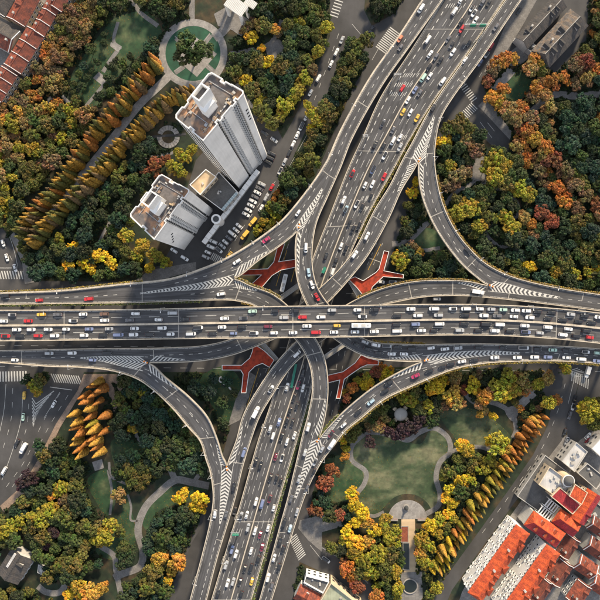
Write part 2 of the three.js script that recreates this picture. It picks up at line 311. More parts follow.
// parks: lawns, paths, squares
patch('lawn', [[112, 20], [148, 12], [162, 34], [146, 50], [120, 74], [96, 108], [86, 104], [70, 82], [88, 50], [104, 30]], .05, M.lawn, { smooth: 1, v: 2 });
path([[118, 22], [114, 42], [121, 48], [113, 58], [101, 70], [107, 82], [97, 94], [88, 106]].slice(0, 3), 1.8); path([[118, 50], [108, 64], [103, 72]], 2.2); path([[106, 82], [96, 94], [86, 106]], 1.8);
patch('paved_square', [[99, 72], [107, 78], [103, 86], [93, 78]], .12, M.stone, { h: .1 });
patch('paved_square', [[111, 42], [122, 48], [118, 52], [110, 46]], .12, M.stone, { h: .1 });
path([[128, -6], [140, 12], [158, 26]], 2.4); path([[192, -10], [192, 26]], 3);
path([[172, 73], [160, 85], [140, 104], [110, 142], [80, 178], [40, 222]], 4.4, M.stone);
path([[62, 96], [70, 104]], 2); path([[52, 98], [40, 108]], 3); path([[120, 210], [110, 222], [96, 248]], 1.6); path([[130, 160], [168, 154], [182, 150]], 1.6);
path([[230, 54], [252, 50], [270, 44], [276, 34], [282, 20]], 2.6); patch('paved_square', [[266, 44], [280, 40], [284, 56], [270, 58]], .12, M.paving, { h: .1, smooth: 1 }); path([[236, 84], [252, 106], [262, 112]], 2.4);
patch('paved_square', [[214, 14], [228, 6], [252, 22], [246, 36], [240, 36], [232, 30], [218, 26]], .12, M.paving, { h: .1 }); path([[232, 20], [222, 32], [214, 38]], 5, M.paving, .1);
// the round plaza
{
  const c = P(193, 53.5), s = SC, disc = (r0, r1, y, m, name) => { const g = new THREE.RingGeometry(r0, r1, 72, 1).rotateX(-Math.PI / 2), p = g.attributes.position, uv = g.attributes.uv; for (let i = 0; i < p.count; i++) uv.setXY(i, p.getX(i), p.getZ(i)); const o = structure(name, g, m); o.position.set(c.x, y, c.z); };
  disc(27.5 * s, 34.5 * s, .11, M.stone, 'ring_path'); disc(.1, 27.5 * s, .06, M.turf, 'lawn');
  block(smooth([...Array(24)].map((_, i) => V3(c.x + 34 * s * Math.cos(i * .2618), 0, c.z + 34 * s * Math.sin(i * .2618))), true, 1));
  patch('paved_square', [[194, 35.5], [217, 54], [197, 77], [173.5, 57.5]], .13, M.stone, { h: .1 });
  for (const [a, b] of [[[176, 38], [184, 46]], [[211, 35], [204, 44]], [[175, 73], [184, 66.5]], [[214, 72], [206, 65]]]) { path([[a[0] - 1, a[1] - 1.6], [b[0] - 1, b[1] - 1.6]], .5, M.stone, .14); path([a, b], 2.6, M.paving, .115); }
}
// lower left park
patch('lawn', [[88, 478], [112, 470], [116, 500], [108, 516], [96, 502]], .05, M.lawn, { smooth: 1, v: 2 });
patch('lawn', [[112, 440], [150, 448], [152, 470], [130, 490], [136, 540], [118, 560], [96, 552], [106, 530], [122, 512], [118, 480]], .054, M.lawn, { smooth: 1, v: 2 });
patch('lawn', [[168, 400], [222, 366], [240, 380], [232, 420], [222, 424], [206, 396], [186, 384]], .05, M.lawn, { smooth: 1, v: 2 });
patch('lawn', [[150, 498], [180, 486], [208, 490], [196, 500], [160, 510], [146, 530], [142, 516]], .058, M.lawn, { smooth: 1, v: 2 });
path([[209, 486], [190, 482], [176, 480], [160, 492], [145, 508], [138, 530], [143, 552], [140, 566], [122, 574], [114, 578]], 4, M.paving); path([[170, 468], [176, 482]], 3.4, M.paving, .094); path([[208, 470], [200, 474], [194, 482]], 2.4, M.paving, .094);
path([[100, 546], [114, 556], [116, 570], [118, 580], [122, 600]], 3, M.paving, .098); path([[109, 462], [111, 476], [126, 484]], 1.4); path([[108, 470], [112, 492], [110, 515]], 1.4); path([[126, 490], [131, 506], [131, 520], [138, 521]], 1.2);
path([[70, 574], [60, 592], [46, 592], [38, 586]], 3.4, M.paving, .09); path([[134, 428], [138, 438], [152, 448]], 2); path([[214, 520], [196, 545], [180, 600], [172, 620]], 5, M.asphalt, .085, 'service_lane');
patch('paved_square', [[92, 462], [102, 459], [104, 468], [95, 471]], .12, M.stone, { h: .1 });
// lower right park
patch('lawn', [[358, 440], [384, 432], [420, 444], [432, 428], [450, 440], [448, 458], [438, 470], [440, 500], [420, 512], [395, 500], [372, 516], [352, 506], [360, 484], [352, 462]], .05, M.wornLawn, { smooth: 1, v: 2 });
patch('lawn', [[440, 414], [470, 408], [500, 425], [512, 440], [490, 446], [462, 446], [452, 434]], .054, M.wornLawn, { smooth: 1, v: 2 });
patch('lawn', [[324, 462], [350, 456], [364, 480], [352, 498], [330, 500]], .058, M.lawn, { smooth: 1, v: 2 });
path([[364, 434], [352, 446], [352, 460], [366, 472], [364, 484], [354, 496]], 2.6); path([[364, 434], [372, 432], [395, 436], [408, 440], [420, 432], [434, 428], [448, 438], [450, 452], [440, 462], [436, 478], [440, 494], [438, 506], [426, 514]], 2.8, M.paving, .094);
path([[450, 452], [462, 448], [480, 447], [494, 452]], 2.2, M.paving, .098); path([[464, 392], [474, 402], [490, 402], [505, 408], [513, 416], [516, 430], [513, 438]], 2.6, M.paving, .102); patch('paved_square', [[505, 410], [514, 406], [518, 414], [512, 421]], .125, M.paving, { h: .1, smooth: 1 });
path([[514, 411], [535, 391]], 4.6, M.stone, .112); path([[384, 512], [374, 516], [365, 514]], 2, M.paving, .09);
{
  const c = P(407.5, 519), r = 19.5 * SC, pts = [...Array(37)].map((_, i) => V3(c.x - r * Math.cos(i * Math.PI / 36), 0, c.z - r * .98 * Math.sin(i * Math.PI / 36)));
  structure('half_round_plaza', new GB().prism(pts, .02, .16).build(), M.stone); block(pts);
  const g2 = new GB(), o = pts.map(p => V3(c.x + (p.x - c.x) * 1.32, 0, c.z + (p.z - c.z) * 1.32)); for (let i = 2; i + 3 < pts.length; i++) g2.quad(V3(pts[i].x, .075, pts[i].z), V3(o[i].x, .075, o[i].z), V3(o[i + 1].x, .075, o[i + 1].z), V3(pts[i + 1].x, .075, pts[i + 1].z), [pts[i].x, pts[i].z], [o[i].x, o[i].z], [o[i + 1].x, o[i + 1].z], [pts[i + 1].x, pts[i + 1].z]);
  structure('flower_bed', g2.build(), M.soil);
  path([[408, 519], [409, 545], [411, 572]], 7.5, M.roofTan, .11); path([[411, 572], [412, 600], [413, 640]], 12, M.paving, .115); 
}
// upper right park and plaza
path([[476, 150], [480, 168], [478, 182]], 8, M.paving); path([[480, 180], [500, 190], [516, 202], [518, 214], [506, 222]], 2.4); path([[444, 206], [456, 192], [476, 182]], 2.4); path([[492, 222], [486, 232], [496, 244], [520, 250]], 1.8); path([[428, 222], [406, 242], [392, 244]], 3, M.paving); path([[406, 242], [420, 250], [440, 248]], 2);
path([[494, 90], [512, 70]], 5, M.stone, .1); path([[532, 112], [550, 96], [580, 96], [610, 92]], 4, M.paving); patch('paved_square', [[504, 56], [526, 40], [534, 52], [520, 66], [508, 66]], .13, M.paving, { h: .1 });
patch('lawn', [[500, 92], [516, 72], [532, 80], [522, 98], [508, 104]], .05, M.lawn, { smooth: 1, v: 2 });
patch('lawn', [[408, 238], [430, 228], [446, 246], [420, 252]], .05, M.lawn, { smooth: 1, v: 2 });

// ---------------------------------------------------------------- elevated roads
// each station: left edge x, y, right edge x, y (picture units), height of the roadway
const K = 7;
class Ribbon {
  constructor(st) {
    this.st = st;
    const c = (i, j) => { const cv = new THREE.CatmullRomCurve3(st.map(s => P(s[i], s[j], s[4])), false, 'centripetal'), o = []; const n = st.length - 1; for (let k = 0; k <= n * K; k++) o.push(cv.getPoint(k / (n * K))); return o; };
    this.A = c(0, 1); this.B = c(2, 3); this.n = this.A.length;
    for (let i = 0; i < this.n; i++) this.B[i].y = this.A[i].y = (this.A[i].y + this.B[i].y) / 2;
    this.s = [0]; for (let i = 1; i < this.n; i++) this.s.push(this.s[i - 1] + this.mid(i).distanceTo(this.mid(i - 1)));
    block([...this.A, ...this.B.slice().reverse()], 4);
  }
  mid(i) { return this.A[i].clone().lerp(this.B[i], .5); }
  width(i) { return this.A[i].distanceTo(this.B[i]); }
  line(f, dy = 0, off = 0) { return this.A.map((a, i) => { const b = this.B[i], fr = typeof f === 'function' ? f(i / K) : f, p = a.clone().lerp(b, fr); if (off) p.addScaledVector(b.clone().sub(a).normalize(), off); p.y += dy; return p; }); }
  near(px, py) { let k = 0, bd = 1e9; for (let i = 0; i < this.n; i++) { const q = toPx(this.mid(i)), d = (q[0] - px) ** 2 + (q[1] - py) ** 2; if (d < bd) { bd = d; k = i; } } const a = this.mid(Math.max(0, k - 1)), b = this.mid(Math.min(this.n - 1, k + 1)), d = b.sub(a); return { k, y: this.mid(k).y, dir: d.normalize(), d: Math.sqrt(bd) }; }
}
function sheetAlong(L, R, dy = 0) {
  const g = new GB(); let s = 0;
  for (let i = 0; i + 1 < L.length; i++) {
    const d = L[i].distanceTo(L[i + 1]), w = L[i].distanceTo(R[i]), w2 = L[i + 1].distanceTo(R[i + 1]), f = v => V3(v.x, v.y + dy, v.z);
    g.quad(f(L[i]), f(R[i]), f(R[i + 1]), f(L[i + 1]), [s, 0], [s, w], [s + d, w2], [s + d, 0]); s += d;
  }
  return g.build();
}
function wallAlong(c, w, h, dy = 0) {                          // solid bar following points c
  const g = new GB(); let s = 0; const f = (i) => { const a = c[Math.max(0, i - 1)], b = c[Math.min(c.length - 1, i + 1)], d = b.clone().sub(a).setY(0).normalize(); return V3(-d.z, 0, d.x).multiplyScalar(w / 2); };
  for (let i = 0; i + 1 < c.length; i++) {
    const n0 = f(i), n1 = f(i + 1), a = c[i], b = c[i + 1], d = a.distanceTo(b);
    const q = (p, n, k, y) => V3(p.x + n.x * k, p.y + dy + y, p.z + n.z * k), l0 = q(a, n0, 1, 0), l1 = q(b, n1, 1, 0), r0 = q(a, n0, -1, 0), r1 = q(b, n1, -1, 0), L0 = q(a, n0, .8, h), L1 = q(b, n1, .8, h), R0 = q(a, n0, -.8, h), R1 = q(b, n1, -.8, h);
    g.quad(l0, l1, L1, L0, [s, 0], [s + d, 0], [s + d, h], [s, h]).quad(R0, R1, r1, r0, [s, h], [s + d, h], [s + d, 0], [s, 0]).quad(L0, L1, R1, R0, [s, h], [s + d, h], [s + d, h + w], [s, h + w]);
    if (i === 0) g.quad(l0, L0, R0, r0, [0, 0], [0, h], [w, h], [w, 0]); if (i + 2 === c.length) g.quad(l1, r1, R1, L1, [0, 0], [w, 0], [w, h], [0, h]);
    s += d;
  }
  return g.build();
}
function dashes(parent, pts, len, per, w, m = M.paint, dy = .03, phase = 0) {
  const g = dashGeo(len, w), c = [0]; for (let i = 1; i < pts.length; i++) c.push(c[i - 1] + pts[i].distanceTo(pts[i - 1]));
  const at = s => { let i = 1; while (i < pts.length - 1 && c[i] < s) i++; const k = (s - c[i - 1]) / Math.max(1e-6, c[i] - c[i - 1]); return [pts[i - 1].clone().lerp(pts[i], k), pts[i].clone().sub(pts[i - 1]).normalize()]; };
  for (let s = per * (.5 + phase); s < c[c.length - 1] - len / 2; s += per) {
    const [p, d] = at(s), o = mesh('lane_dash', g, m, parent); o.position.copy(p); o.position.y += dy; o.rotation.set(0, Math.atan2(-d.z, d.x), Math.asin(d.y), 'YXZ');
  }
}
const dashCache = {}; function dashGeo(l, w) { return dashCache[l + '_' + w] ??= new THREE.PlaneGeometry(l, w).rotateX(-Math.PI / 2); }
const roads = {};
function deckY(px, py, keys) {                                 // height of a deck seen at a picture point
  let best = null;
  for (const r of keys ? keys.map(k => roads[k]) : Object.values(roads)) {
    r.pa ??= r.A.map(toPx); r.pb ??= r.B.map(toPx);
    for (let i = 0; i + 1 < r.n; i++) for (const [a, b, c, ya, yb, yc] of [[r.pa[i], r.pb[i], r.pb[i + 1], r.A[i].y, r.B[i].y, r.B[i + 1].y], [r.pa[i], r.pb[i + 1], r.pa[i + 1], r.A[i].y, r.B[i + 1].y, r.A[i + 1].y]]) {
      const d = (b[1] - c[1]) * (a[0] - c[0]) + (c[0] - b[0]) * (a[1] - c[1]); if (Math.abs(d) < 1e-9) continue;
      const u = ((b[1] - c[1]) * (px - c[0]) + (c[0] - b[0]) * (py - c[1])) / d, v = ((c[1] - a[1]) * (px - c[0]) + (a[0] - c[0]) * (py - c[1])) / d, w = 1 - u - v;
      if (u > -.01 && v > -.01 && w > -.01) { const y = u * ya + v * yb + w * yc; if (best === null || y > best) best = y; }
    }
  }
  return best;
}
const PAIR = { A2: ['A1', 'A2'], E: ['A1', 'E'], D: ['D', 'A2', 'E'], C: ['C', 'J', 'I'], J: ['J', 'G'], G: ['G', 'I'] };
function elevated(key, st, label, o) {
  const r = roads[key] = new Ribbon(st); r.key = key;
  const t = r.thing = thing('elevated_road', label, 'elevated road', 'elevated roads of the interchange');
  mesh('roadway', sheetAlong(r.A, r.B), M.deck, t);
  const lo = r.line(.001, -.04), hi = r.line(.999, -.04), g = new GB();
  const sec = i => { const a = lo[i], b = hi[i], m = (f, y) => { const p = a.clone().lerp(b, f); p.y -= y; return p; }; return [a, m(0, .55), m(.22, 1.6), m(.78, 1.6), m(1, .55), b]; };
  for (let i = 0; i + 1 < r.n; i++) { const p = sec(i), q = sec(i + 1); for (let k = 0; k < 6; k++) { const e = (k + 1) % 6; g.quad(p[k], p[e], q[e], q[k], [r.s[i], k], [r.s[i], k + 1], [r.s[i + 1], k + 1], [r.s[i + 1], k]); } }
  mesh('girder', g.build(), M.concrete, t);
  const cut = (pts, a, b) => pts.slice(a * K, b * K + 1);
  for (const [side, a, b] of o.parapets) {
    const c = cut(r.line(side, 0, side ? -.28 : .28), a, b); mesh('parapet', wallAlong(c, side === 0 && o.wide ? 1.05 : .56, .95), M.parapet, t);
    mesh('edge_line', sheetAlong(cut(r.line(side, 0, side ? -.85 : .85), a, b), cut(r.line(side, 0, side ? -1.05 : 1.05), a, b), .025), M.paint, t);
  }
  for (const [f, a, b, len, per, w] of o.dashes || []) dashes(t, cut(r.line(f), a, b), len || 2.1, per || 5, w || .26);
  for (const i of o.joints || []) { const k = Math.round(i * K), d = r.mid(Math.min(k + 1, r.n - 1)).sub(r.mid(k - 1)).normalize().multiplyScalar(.22), a = r.line(.02)[k], b = r.line(.98)[k]; mesh('expansion_joint', new GB().quad(a.clone().sub(d).setY(a.y + .02), b.clone().sub(d).setY(b.y + .02), b.clone().add(d).setY(b.y + .02), a.clone().add(d).setY(a.y + .02)).build(), M.concrete, t); }
  // piers where nothing else runs below
  r.pierStep = o.pier ?? 26; return r;
}
const sN = [[449, -24, 9], [429.5, 5, 9.5], [402.5, 44, 10.5], [376, 81, 11.5], [346, 135, 13], [334, 164, 13.8], [320, 190, 14.4], [297, 232, 15.5]];
const J = (l, q, left = true) => q.map((s, i) => left ? [l[i][0], l[i][1], s[0], s[1], s[2]] : [s[0], s[1], l[i][0], l[i][1], s[2]]);
const sW = [[235, 279, 17], [203, 285.5, 17.4], [170, 289.5, 17.8], [120, 294.5, 18.3], [63, 297.5, 19], [0, 298.7, 20], [-40, 299.5, 20.5]];
const sE = [[421, 361.5, 18], [450, 356.5, 18.4], [480, 354, 18.8], [512, 352.8, 19.2], [560, 353.5, 19.7], [600, 356.3, 20.2], [640, 360, 20.6]];
const sS = [[320, 437, 14.5], [311, 458, 13.6], [303, 478, 12.8], [296, 497, 12], [288, 524, 11.2], [279, 555, 10.4], [265.5, 600, 9.5], [253, 640, 9]];
const sV = [[-40, 356, 20.5], [0, 356.6, 20], [50, 357.3, 19.2], [83, 357.8, 18.7], [115, 360, 18], [150, 363, 16.8]];
const sQ = [[227, 465, 11], [224.5, 495, 10.4], [221, 520, 10], [212, 555, 9.5], [200, 600, 9], [190, 640, 8.7]];
const sT = [[536, -32, 8.4], [511, 3, 8.8], [476.5, 55, 9.3], [446.5, 96, 9.8], [433, 120, 10.2], [424, 143, 10.5], [418, 163, 10.8]];
const sR = [[487, 285, 16.4], [510, 289.5, 17.2], [557, 297.5, 18.6], [600, 303.5, 20], [640, 310, 20.8]];
const rev = a => a.slice().reverse();

elevated('H', [[-44, 309.8, -44, 341.5, 25], [50, 309.7, 50, 340.8, 25], [150, 308.7, 150, 339.5, 25], [250, 306.4, 250, 338.4, 25], [350, 305, 350, 337.3, 25], [450, 303.8, 450, 335.4, 25], [500, 304.7, 500, 336, 25], [550, 307.6, 549, 338.7, 25], [600, 312.6, 598, 343.6, 25], [646, 319, 643, 350, 25]],
  'wide east-west elevated highway crossing on top of the interchange', { parapets: [[0, 0, 9], [1, 0, 9]], dashes: [[.265, 0, 9, 5.5, 9.6, .22], [.745, 0, 9, 5.5, 9.6, .22]], joints: [1.2, 2.25, 3.4, 4.1, 6, 7.2] });
elevated('NS', [[462, -34, 526, -36, 7.2], [441, 2, 503, 2, 7.2], [411, 50, 470, 50, 7.2], [380, 98, 436, 98, 7.2], [362, 138, 411, 138, 7.2], [348, 168, 393.5, 170, 7.2], [330, 214, 370, 212, 7.2], [312, 260, 349, 258, 7.2], [297, 312, 330, 310, 7.2], [283, 360, 318, 362, 7.2], [270, 405, 307.5, 405, 7.2], [258, 440, 297.5, 440, 7.2], [241, 500, 279.5, 500, 7.2], [226, 550, 266, 550, 7.2], [211, 600, 251.5, 600, 7.2], [199, 640, 240, 640, 7.2]],
  'broad six-lane highway running diagonally beneath the other decks', { parapets: [[0, 0, 15], [1, 0, 15]], dashes: [[.13, 0, 7, 2.4, 4.6, .42], ...[.17, .205, .24, .3, .34, .41].flatMap(f => [[f, 2.45, 3, 2.6, 6, .3], [f, .8, 1.3, 2.6, 6, .3], [1.06 - f, 3.9, 4.4, 2.6, 6, .3], [1.06 - f, 5.6, 6.1, 2.6, 6, .3]]), [.27, 0, 7, 4.6, 8, .2], [.38, 0, 15, 4.6, 8, .2], [.25, 8, 15, 4.6, 8, .2], [.13, 8, 15, 4.6, 8, .2], [.62, 0, 15, 4.6, 8, .2], [.74, 0, 15, 4.6, 8, .2], [.87, 0, 15, 4.6, 8, .2]], joints: [1.5, 4.4, 6.3, 9.5, 12.4, 14] });
elevated('A1', [...J([[441, -28], [422, 0], [396, 40], [370, 77], [340, 131], [327, 160], [313, 182], [284, 218]], sN), [270, 230, 286, 242, 15.8], [250, 244, 259, 261, 16.3], ...J([[226, 258], [203, 268], [170, 278.5], [120, 284], [63, 290], [0, 292.5], [-40, 294]], sW)],
  'curving ramp from the top edge sweeping left past the white towers', { wide: true, parapets: [[0, 0, 16], [1, 7, 10]], dashes: [[1, 0, 5.8], [.5, 6, 12], [1, 13, 16]], joints: [3.4, 5.4, 8.6, 12.5, 14.6] });
elevated('A2', [...J([[456, -19], [436, 10], [409, 48], [383, 85], [352.5, 139], [341, 168], [329, 195], [316, 226]], sN, true).map(s => s), [312.5, 262, 295, 262, 17], [317, 285, 297.5, 282, 17.4], [325, 299, 306, 304, 17.5], [340, 317, 318, 324, 17.5], [352, 330, 334, 339, 17.5], [366, 339, 356.7, 353, 17.5], [380, 342.5, 375, 359, 17.6], [402, 343.5, 400, 361.5, 17.7], ...J([[425, 344], [450, 343.5], [480, 343.2], [512, 344], [560, 345.5], [600, 348.3], [640, 352]], sE)],
  'ramp from the top curving under the highway to the right edge', { parapets: [[0, 0, 22], [1, 7, 16]], dashes: [[.5, 6, 16], [1, 18.5, 22]], joints: [3.4, 5.4, 7.6, 10.2, 14.6, 17.2, 19.4] });
elevated('D', [...J([[640, 369], [600, 364], [557, 361.3], [512, 361.8], [485, 363.5], [457, 368.5], [436, 376]], rev(sE), false), [400, 371, 414, 385.5, 17.3], [375, 385.5, 384.6, 399.5, 16.6], [349, 406, 360.5, 419, 15.8], [332, 422.5, 345, 431.5, 15.2], ...J([[334, 446], [322.5, 461], [313, 478], [304.5, 498], [295.7, 524], [286, 556], [272, 600], [260, 640]], sS, false)],
  'ramp curving from the right edge down around the lower right park', { parapets: [[0, 6, 11], [1, 0, 18]], dashes: [[.5, 5.6, 12], [0, 14, 18]], joints: [2, 3.6, 7.4, 10.4, 13.6, 16.3] });
elevated('E', [...J([[246.5, 640], [259, 600], [271.5, 555], [280, 524], [287.5, 497], [293, 474], [298, 453], [302, 435]], rev(sS)), [308, 413, 326, 414, 15.5], [312, 388, 328.5, 388, 16.5], [309, 364, 325.5, 360, 17.2], [300, 346, 317.5, 341, 17.5], [285, 329, 303, 322, 17.5], [268, 315, 287, 304.5, 17.5], [252, 305, 272, 293.5, 17.4], [242, 302.3, 251, 285.5, 17.2], ...J([[229, 300.5], [203, 300.8], [170, 302], [120, 303.4], [63, 304], [0, 305], [-40, 306]], sW)],
  'ramp from the bottom edge curving left under the highway', { parapets: [[0, 0, 22], [1, 7, 16]], dashes: [[.5, 6, 17.5]], joints: [2.7, 5.4, 8.5, 10.4, 15.6, 18.6, 20.4] });
elevated('C', [...J([[-40, 361], [0, 363], [50, 366.7], [83, 367.8], [112, 371], [136, 378.5]], sV, false), [166, 377, 152, 389, 16], [190, 397, 173, 409, 14.8], [208, 417, 188, 427, 13.6], [218, 440, 200, 441, 12.4], [223, 456, 206, 460, 11.6], ...J([[210, 472], [213, 496], [210.5, 518], [202.5, 552], [190.5, 597], [180, 637]], sQ, false)],
  'curved ramp from the left edge bending down to the bottom edge', { parapets: [[0, 5, 11], [1, 0, 16]], dashes: [[.5, 4.5, 11.5], [0, 13.2, 16, 2.6, 4], [0, 0, 3]], joints: [1.4, 4.8, 6.6, 8.8, 11.5] });
elevated('I', [...J([[196.5, 642], [206.5, 602], [218, 557], [229, 521], [236, 497], [243, 468]], rev(sQ), false), [236, 440, 251.5, 440, 11.4], [243, 415, 260, 417, 11.8], [258, 388, 273, 395, 12.2], [278, 360, 291, 368, 12.5], [297, 340, 308, 352, 12.5], [318, 323, 328, 337, 12.5], [347, 304, 353, 320, 12.5], [370, 292.5, 378, 307, 12.6], [393, 285, 398, 302, 13], [420, 280.5, 423, 297.5, 13.8], [450, 280, 450, 296, 14.8], [468, 281, 467, 296.3, 15.6], ...J([[484, 297.7], [508, 300], [553, 305.3], [598, 311.2], [637, 318]], sR, false)],
  'ramp from the bottom edge crossing under the highway to the upper right', { parapets: [[0, 5, 18], [1, 0, 22]], dashes: [[.5, 5, 18.4]], joints: [2.4, 5.2, 9.6, 14.5, 16.2, 19] });
elevated('J', [...J([[-40, 351], [0, 350], [50, 349], [83, 348.3], [115, 348], [150, 347.7]], sV), [172, 347, 174, 362.7, 16], [200, 345.5, 203, 361, 14.8], [225, 340.5, 232, 355.5, 13.6], [250, 331, 258, 346, 12.9], [283, 316, 290, 332, 12.5], [306, 299, 313, 316, 12.5], [322, 285.5, 333, 298, 12.5], [338, 270, 350, 279, 12.4], [355, 248, 368, 256, 12], [374, 210, 389, 219, 11.6], [389, 186, 402, 190, 11.2], ...J([[402, 160], [413, 140], [425, 117], [441, 92], [470, 51], [505, 0], [530, -36]], rev(sT))],
  'ramp from the left edge crossing under the highway to the top right', { parapets: [[0, 0, 23], [1, 5, 17]], dashes: [[.5, 5.4, 18], [1, 0, 2.6], [1, 19.6, 23]], joints: [1.4, 5.2, 8.4, 12.6, 14.8, 17.2] });
elevated('G', [...J([[542, -29], [517.5, 6], [482, 58.5], [452, 99.5], [441, 118.5], [436, 140], [435, 163]], rev(rev(sT)), false), [420, 190, 438, 185, 11.3], [428, 214, 444, 207, 12], [441, 238, 456, 231, 12.9], [460, 263, 472, 251, 14], [474, 276, 486, 263.5, 15.2], ...J([[500, 271.5], [520, 279], [560, 288], [602, 294.5], [642, 301]], sR, false)],
  'curved ramp from the top right bending round to the right edge', { parapets: [[0, 6, 12], [1, 0, 16]], dashes: [[.5, 5, 12.4], [0, 13.6, 16]], joints: [2.6, 5.6, 8.2, 10.4, 12.6, 14.6] });
// median barriers
{
  const H = roads.H; mesh('median_barrier', wallAlong(H.line(.502), 1.1, .85), M.parapet, H.thing);
  const N = roads.NS, med = [[487, -30], [470, 5], [438, 52], [407, 98], [387, 134], [368.5, 168], [349, 213], [330.5, 260], [313, 312], [303.5, 360], [289, 405], [277.5, 440], [259.8, 500], [245.5, 550], [231, 600], [219, 640]].map(p => P(p[0], p[1], 7.2));
  mesh('median_barrier', wallAlong(smooth(med, false, K), .7, .85), M.parapet, N.thing);
}
// chevrons in the gores: [left, seam, right] picture points from the thin end to the nose, then hatching beside the ramps
function gore(host, st, n, h0, h1, w) {
  const L = smooth(st.map((s, i) => P(s[0], s[1], h0 + (h1 - h0) * i / (st.length - 1))), false, 5), S = smooth(st.map((s, i) => P(s[2], s[3], h0 + (h1 - h0) * i / (st.length - 1))), false, 5), R = smooth(st.map((s, i) => P(s[4], s[5], h0 + (h1 - h0) * i / (st.length - 1))), false, 5);
  const t = roads[host].thing, at = (c, u) => { const f = Math.max(0, Math.min(1, u)) * (c.length - 1), i = Math.min(c.length - 2, Math.floor(f)); return c[i].clone().lerp(c[i + 1], f - i); };
  const up = v => { const q = toPx(v), y = deckY(q[0], q[1], PAIR[host]) ?? roads[host].near(q[0], q[1]).y; return P(q[0], q[1], y).setY(y + .06); };
  const lead = .5 * Math.max(L[L.length - 1].distanceTo(R[R.length - 1]), 2) / S[0].distanceTo(S[S.length - 1]);
  for (let i = 0; i < n; i++) {
    const u = (i + .35) / n, du = w / n, k = lead * u;
    if (u - k < -.02) continue;
    const g = new GB(); g.quad(up(at(L, u - k)), up(at(S, u)), up(at(S, u + du)), up(at(L, u - k + du))).quad(up(at(S, u)), up(at(R, u - k)), up(at(R, u - k + du)), up(at(S, u + du)));
    mesh('chevron_stripe', g.build(), M.paint, t);
  }
  for (const c of [L, R]) { const o = c.map(p => up(p)); mesh('gore_line', flatAlong(o, .26), M.paint, t); }
}
function flatAlong(c, w) { const L = [], R = []; c.forEach((p, i) => { const a = c[Math.max(0, i - 1)], b = c[Math.min(c.length - 1, i + 1)], d = b.clone().sub(a).setY(0).normalize(); L.push(V3(p.x - d.z * w / 2, p.y, p.z + d.x * w / 2)); R.push(V3(p.x + d.z * w / 2, p.y, p.z - d.x * w / 2)); }); return sheetAlong(L, R); }
function hatch(host, side, a, b, n, w0, w1) {                    // slanted bars along one edge of a ramp
  const r = roads[host], A = r.line(side, .05, side ? -1.1 : 1.1), t = r.thing;
  const lineAt = (u, k) => { const f = (a + (b - a) * u) * K, i = Math.min(r.n - 2, Math.max(0, Math.floor(f))), p = A[i].clone().lerp(A[i + 1], f - i), d = r.B[i].clone().sub(r.A[i]).normalize().multiplyScalar(side ? -1 : 1); return p.addScaledVector(d, k); };
  for (let i = 0; i < n; i++) { const u = i / n, w = w0 + (w1 - w0) * u, du = .45 / n, sh = .9 / n * (w / 1.6); if (w < .3) continue; mesh('chevron_stripe', new GB().quad(lineAt(u, 0), lineAt(u + sh, w), lineAt(u + sh + du, w), lineAt(u + du, 0)).build(), M.paint, t); }
  const q = [...Array(9)].map((_, i) => lineAt(i / 8, w0 + (w1 - w0) * i / 8 + .1)); mesh('gore_line', flatAlong(q, .22), M.paint, t);
}
gore('A2', [[322, 188, 322, 189, 323, 189], [314, 200, 316, 202, 318, 201], [304, 214, 307, 217, 310, 216], [293, 230, 297, 232, 302, 231]], 13, 14.4, 15.5, .5);
gore('E', [[140, 293, 140, 294, 140, 294], [170, 288, 170, 290, 170, 291.2], [203, 282.3, 203, 286, 203, 289], [234, 274.5, 234, 279.5, 234, 284.5]], 26, 18.1, 17, .5);
gore('D', [[520, 352.5, 520, 353, 520, 354], [490, 350.8, 490, 353.6, 490, 355.5], [455, 352, 455, 356, 455, 359.5], [421, 356, 423, 361.5, 430, 365]], 24, 19.3, 18, .5);
gore('D', [[294, 498, 295, 499, 296, 499], [300, 478, 303, 478, 305, 478.5], [306, 457, 311, 458, 315, 459], [313, 436, 320, 437, 325, 440]], 17, 12, 14.5, .5);
gore('C', [[80, 357.3, 80, 357.8, 80, 358.4], [100, 356.5, 100, 358.8, 100, 361], [122, 356, 124, 360.8, 121, 366], [148, 357, 149, 363, 143, 371]], 19, 18.7, 16.9, .5);
gore('C', [[219.5, 524, 220, 524, 220.5, 524], [220, 505, 223, 506, 226, 505], [221, 485, 225.5, 486, 230, 486], [221.5, 465, 227, 466, 233, 466]], 17, 10, 11, .5);
gore('J', [[434, 115, 433.5, 118, 434.5, 117], [424, 135, 427.5, 136, 431, 134], [416, 150, 421.5, 152, 426.5, 150], [409, 164, 418, 165, 425.5, 164]], 13, 10.2, 10.8, .5);
gore('G', [[560, 297, 559, 297.7, 558, 298.5], [530, 290.5, 530, 293, 530, 295.5], [508, 284, 508, 289, 507, 293], [492, 281, 488, 285.5, 488, 291]], 16, 18.6, 16.4, .5);
hatch('A1', 1, 10, 8.6, 9, 3.4, .5); hatch('E', 1, 16, 14.6, 9, 3.4, .4); hatch('A2', 1, 16, 14.6, 9, 3.0, .4); hatch('D', 0, 6, 7.4, 8, 3.2, .4); hatch('D', 0, 11, 9.4, 11, 2.6, .5); hatch('E', 1, 7, 8.6, 9, 2.8, .4); hatch('J', 1, 5, 6.4, 8, 2.8, .4);
hatch('C', 0, 5, 6.6, 8, 3, .4); hatch('C', 0, 11, 9.2, 9, 2.2, .4); hatch('I', 0, 5, 6.6, 8, 2.2, .4); hatch('J', 1, 17, 15.9, 11, 2.8, .6); hatch('G', 0, 6, 7.3, 8, 2.2, .5); hatch('A2', 1, 7, 8.6, 9, 2, .4); hatch('I', 0, 18, 16.4, 9, 2.4, .4);
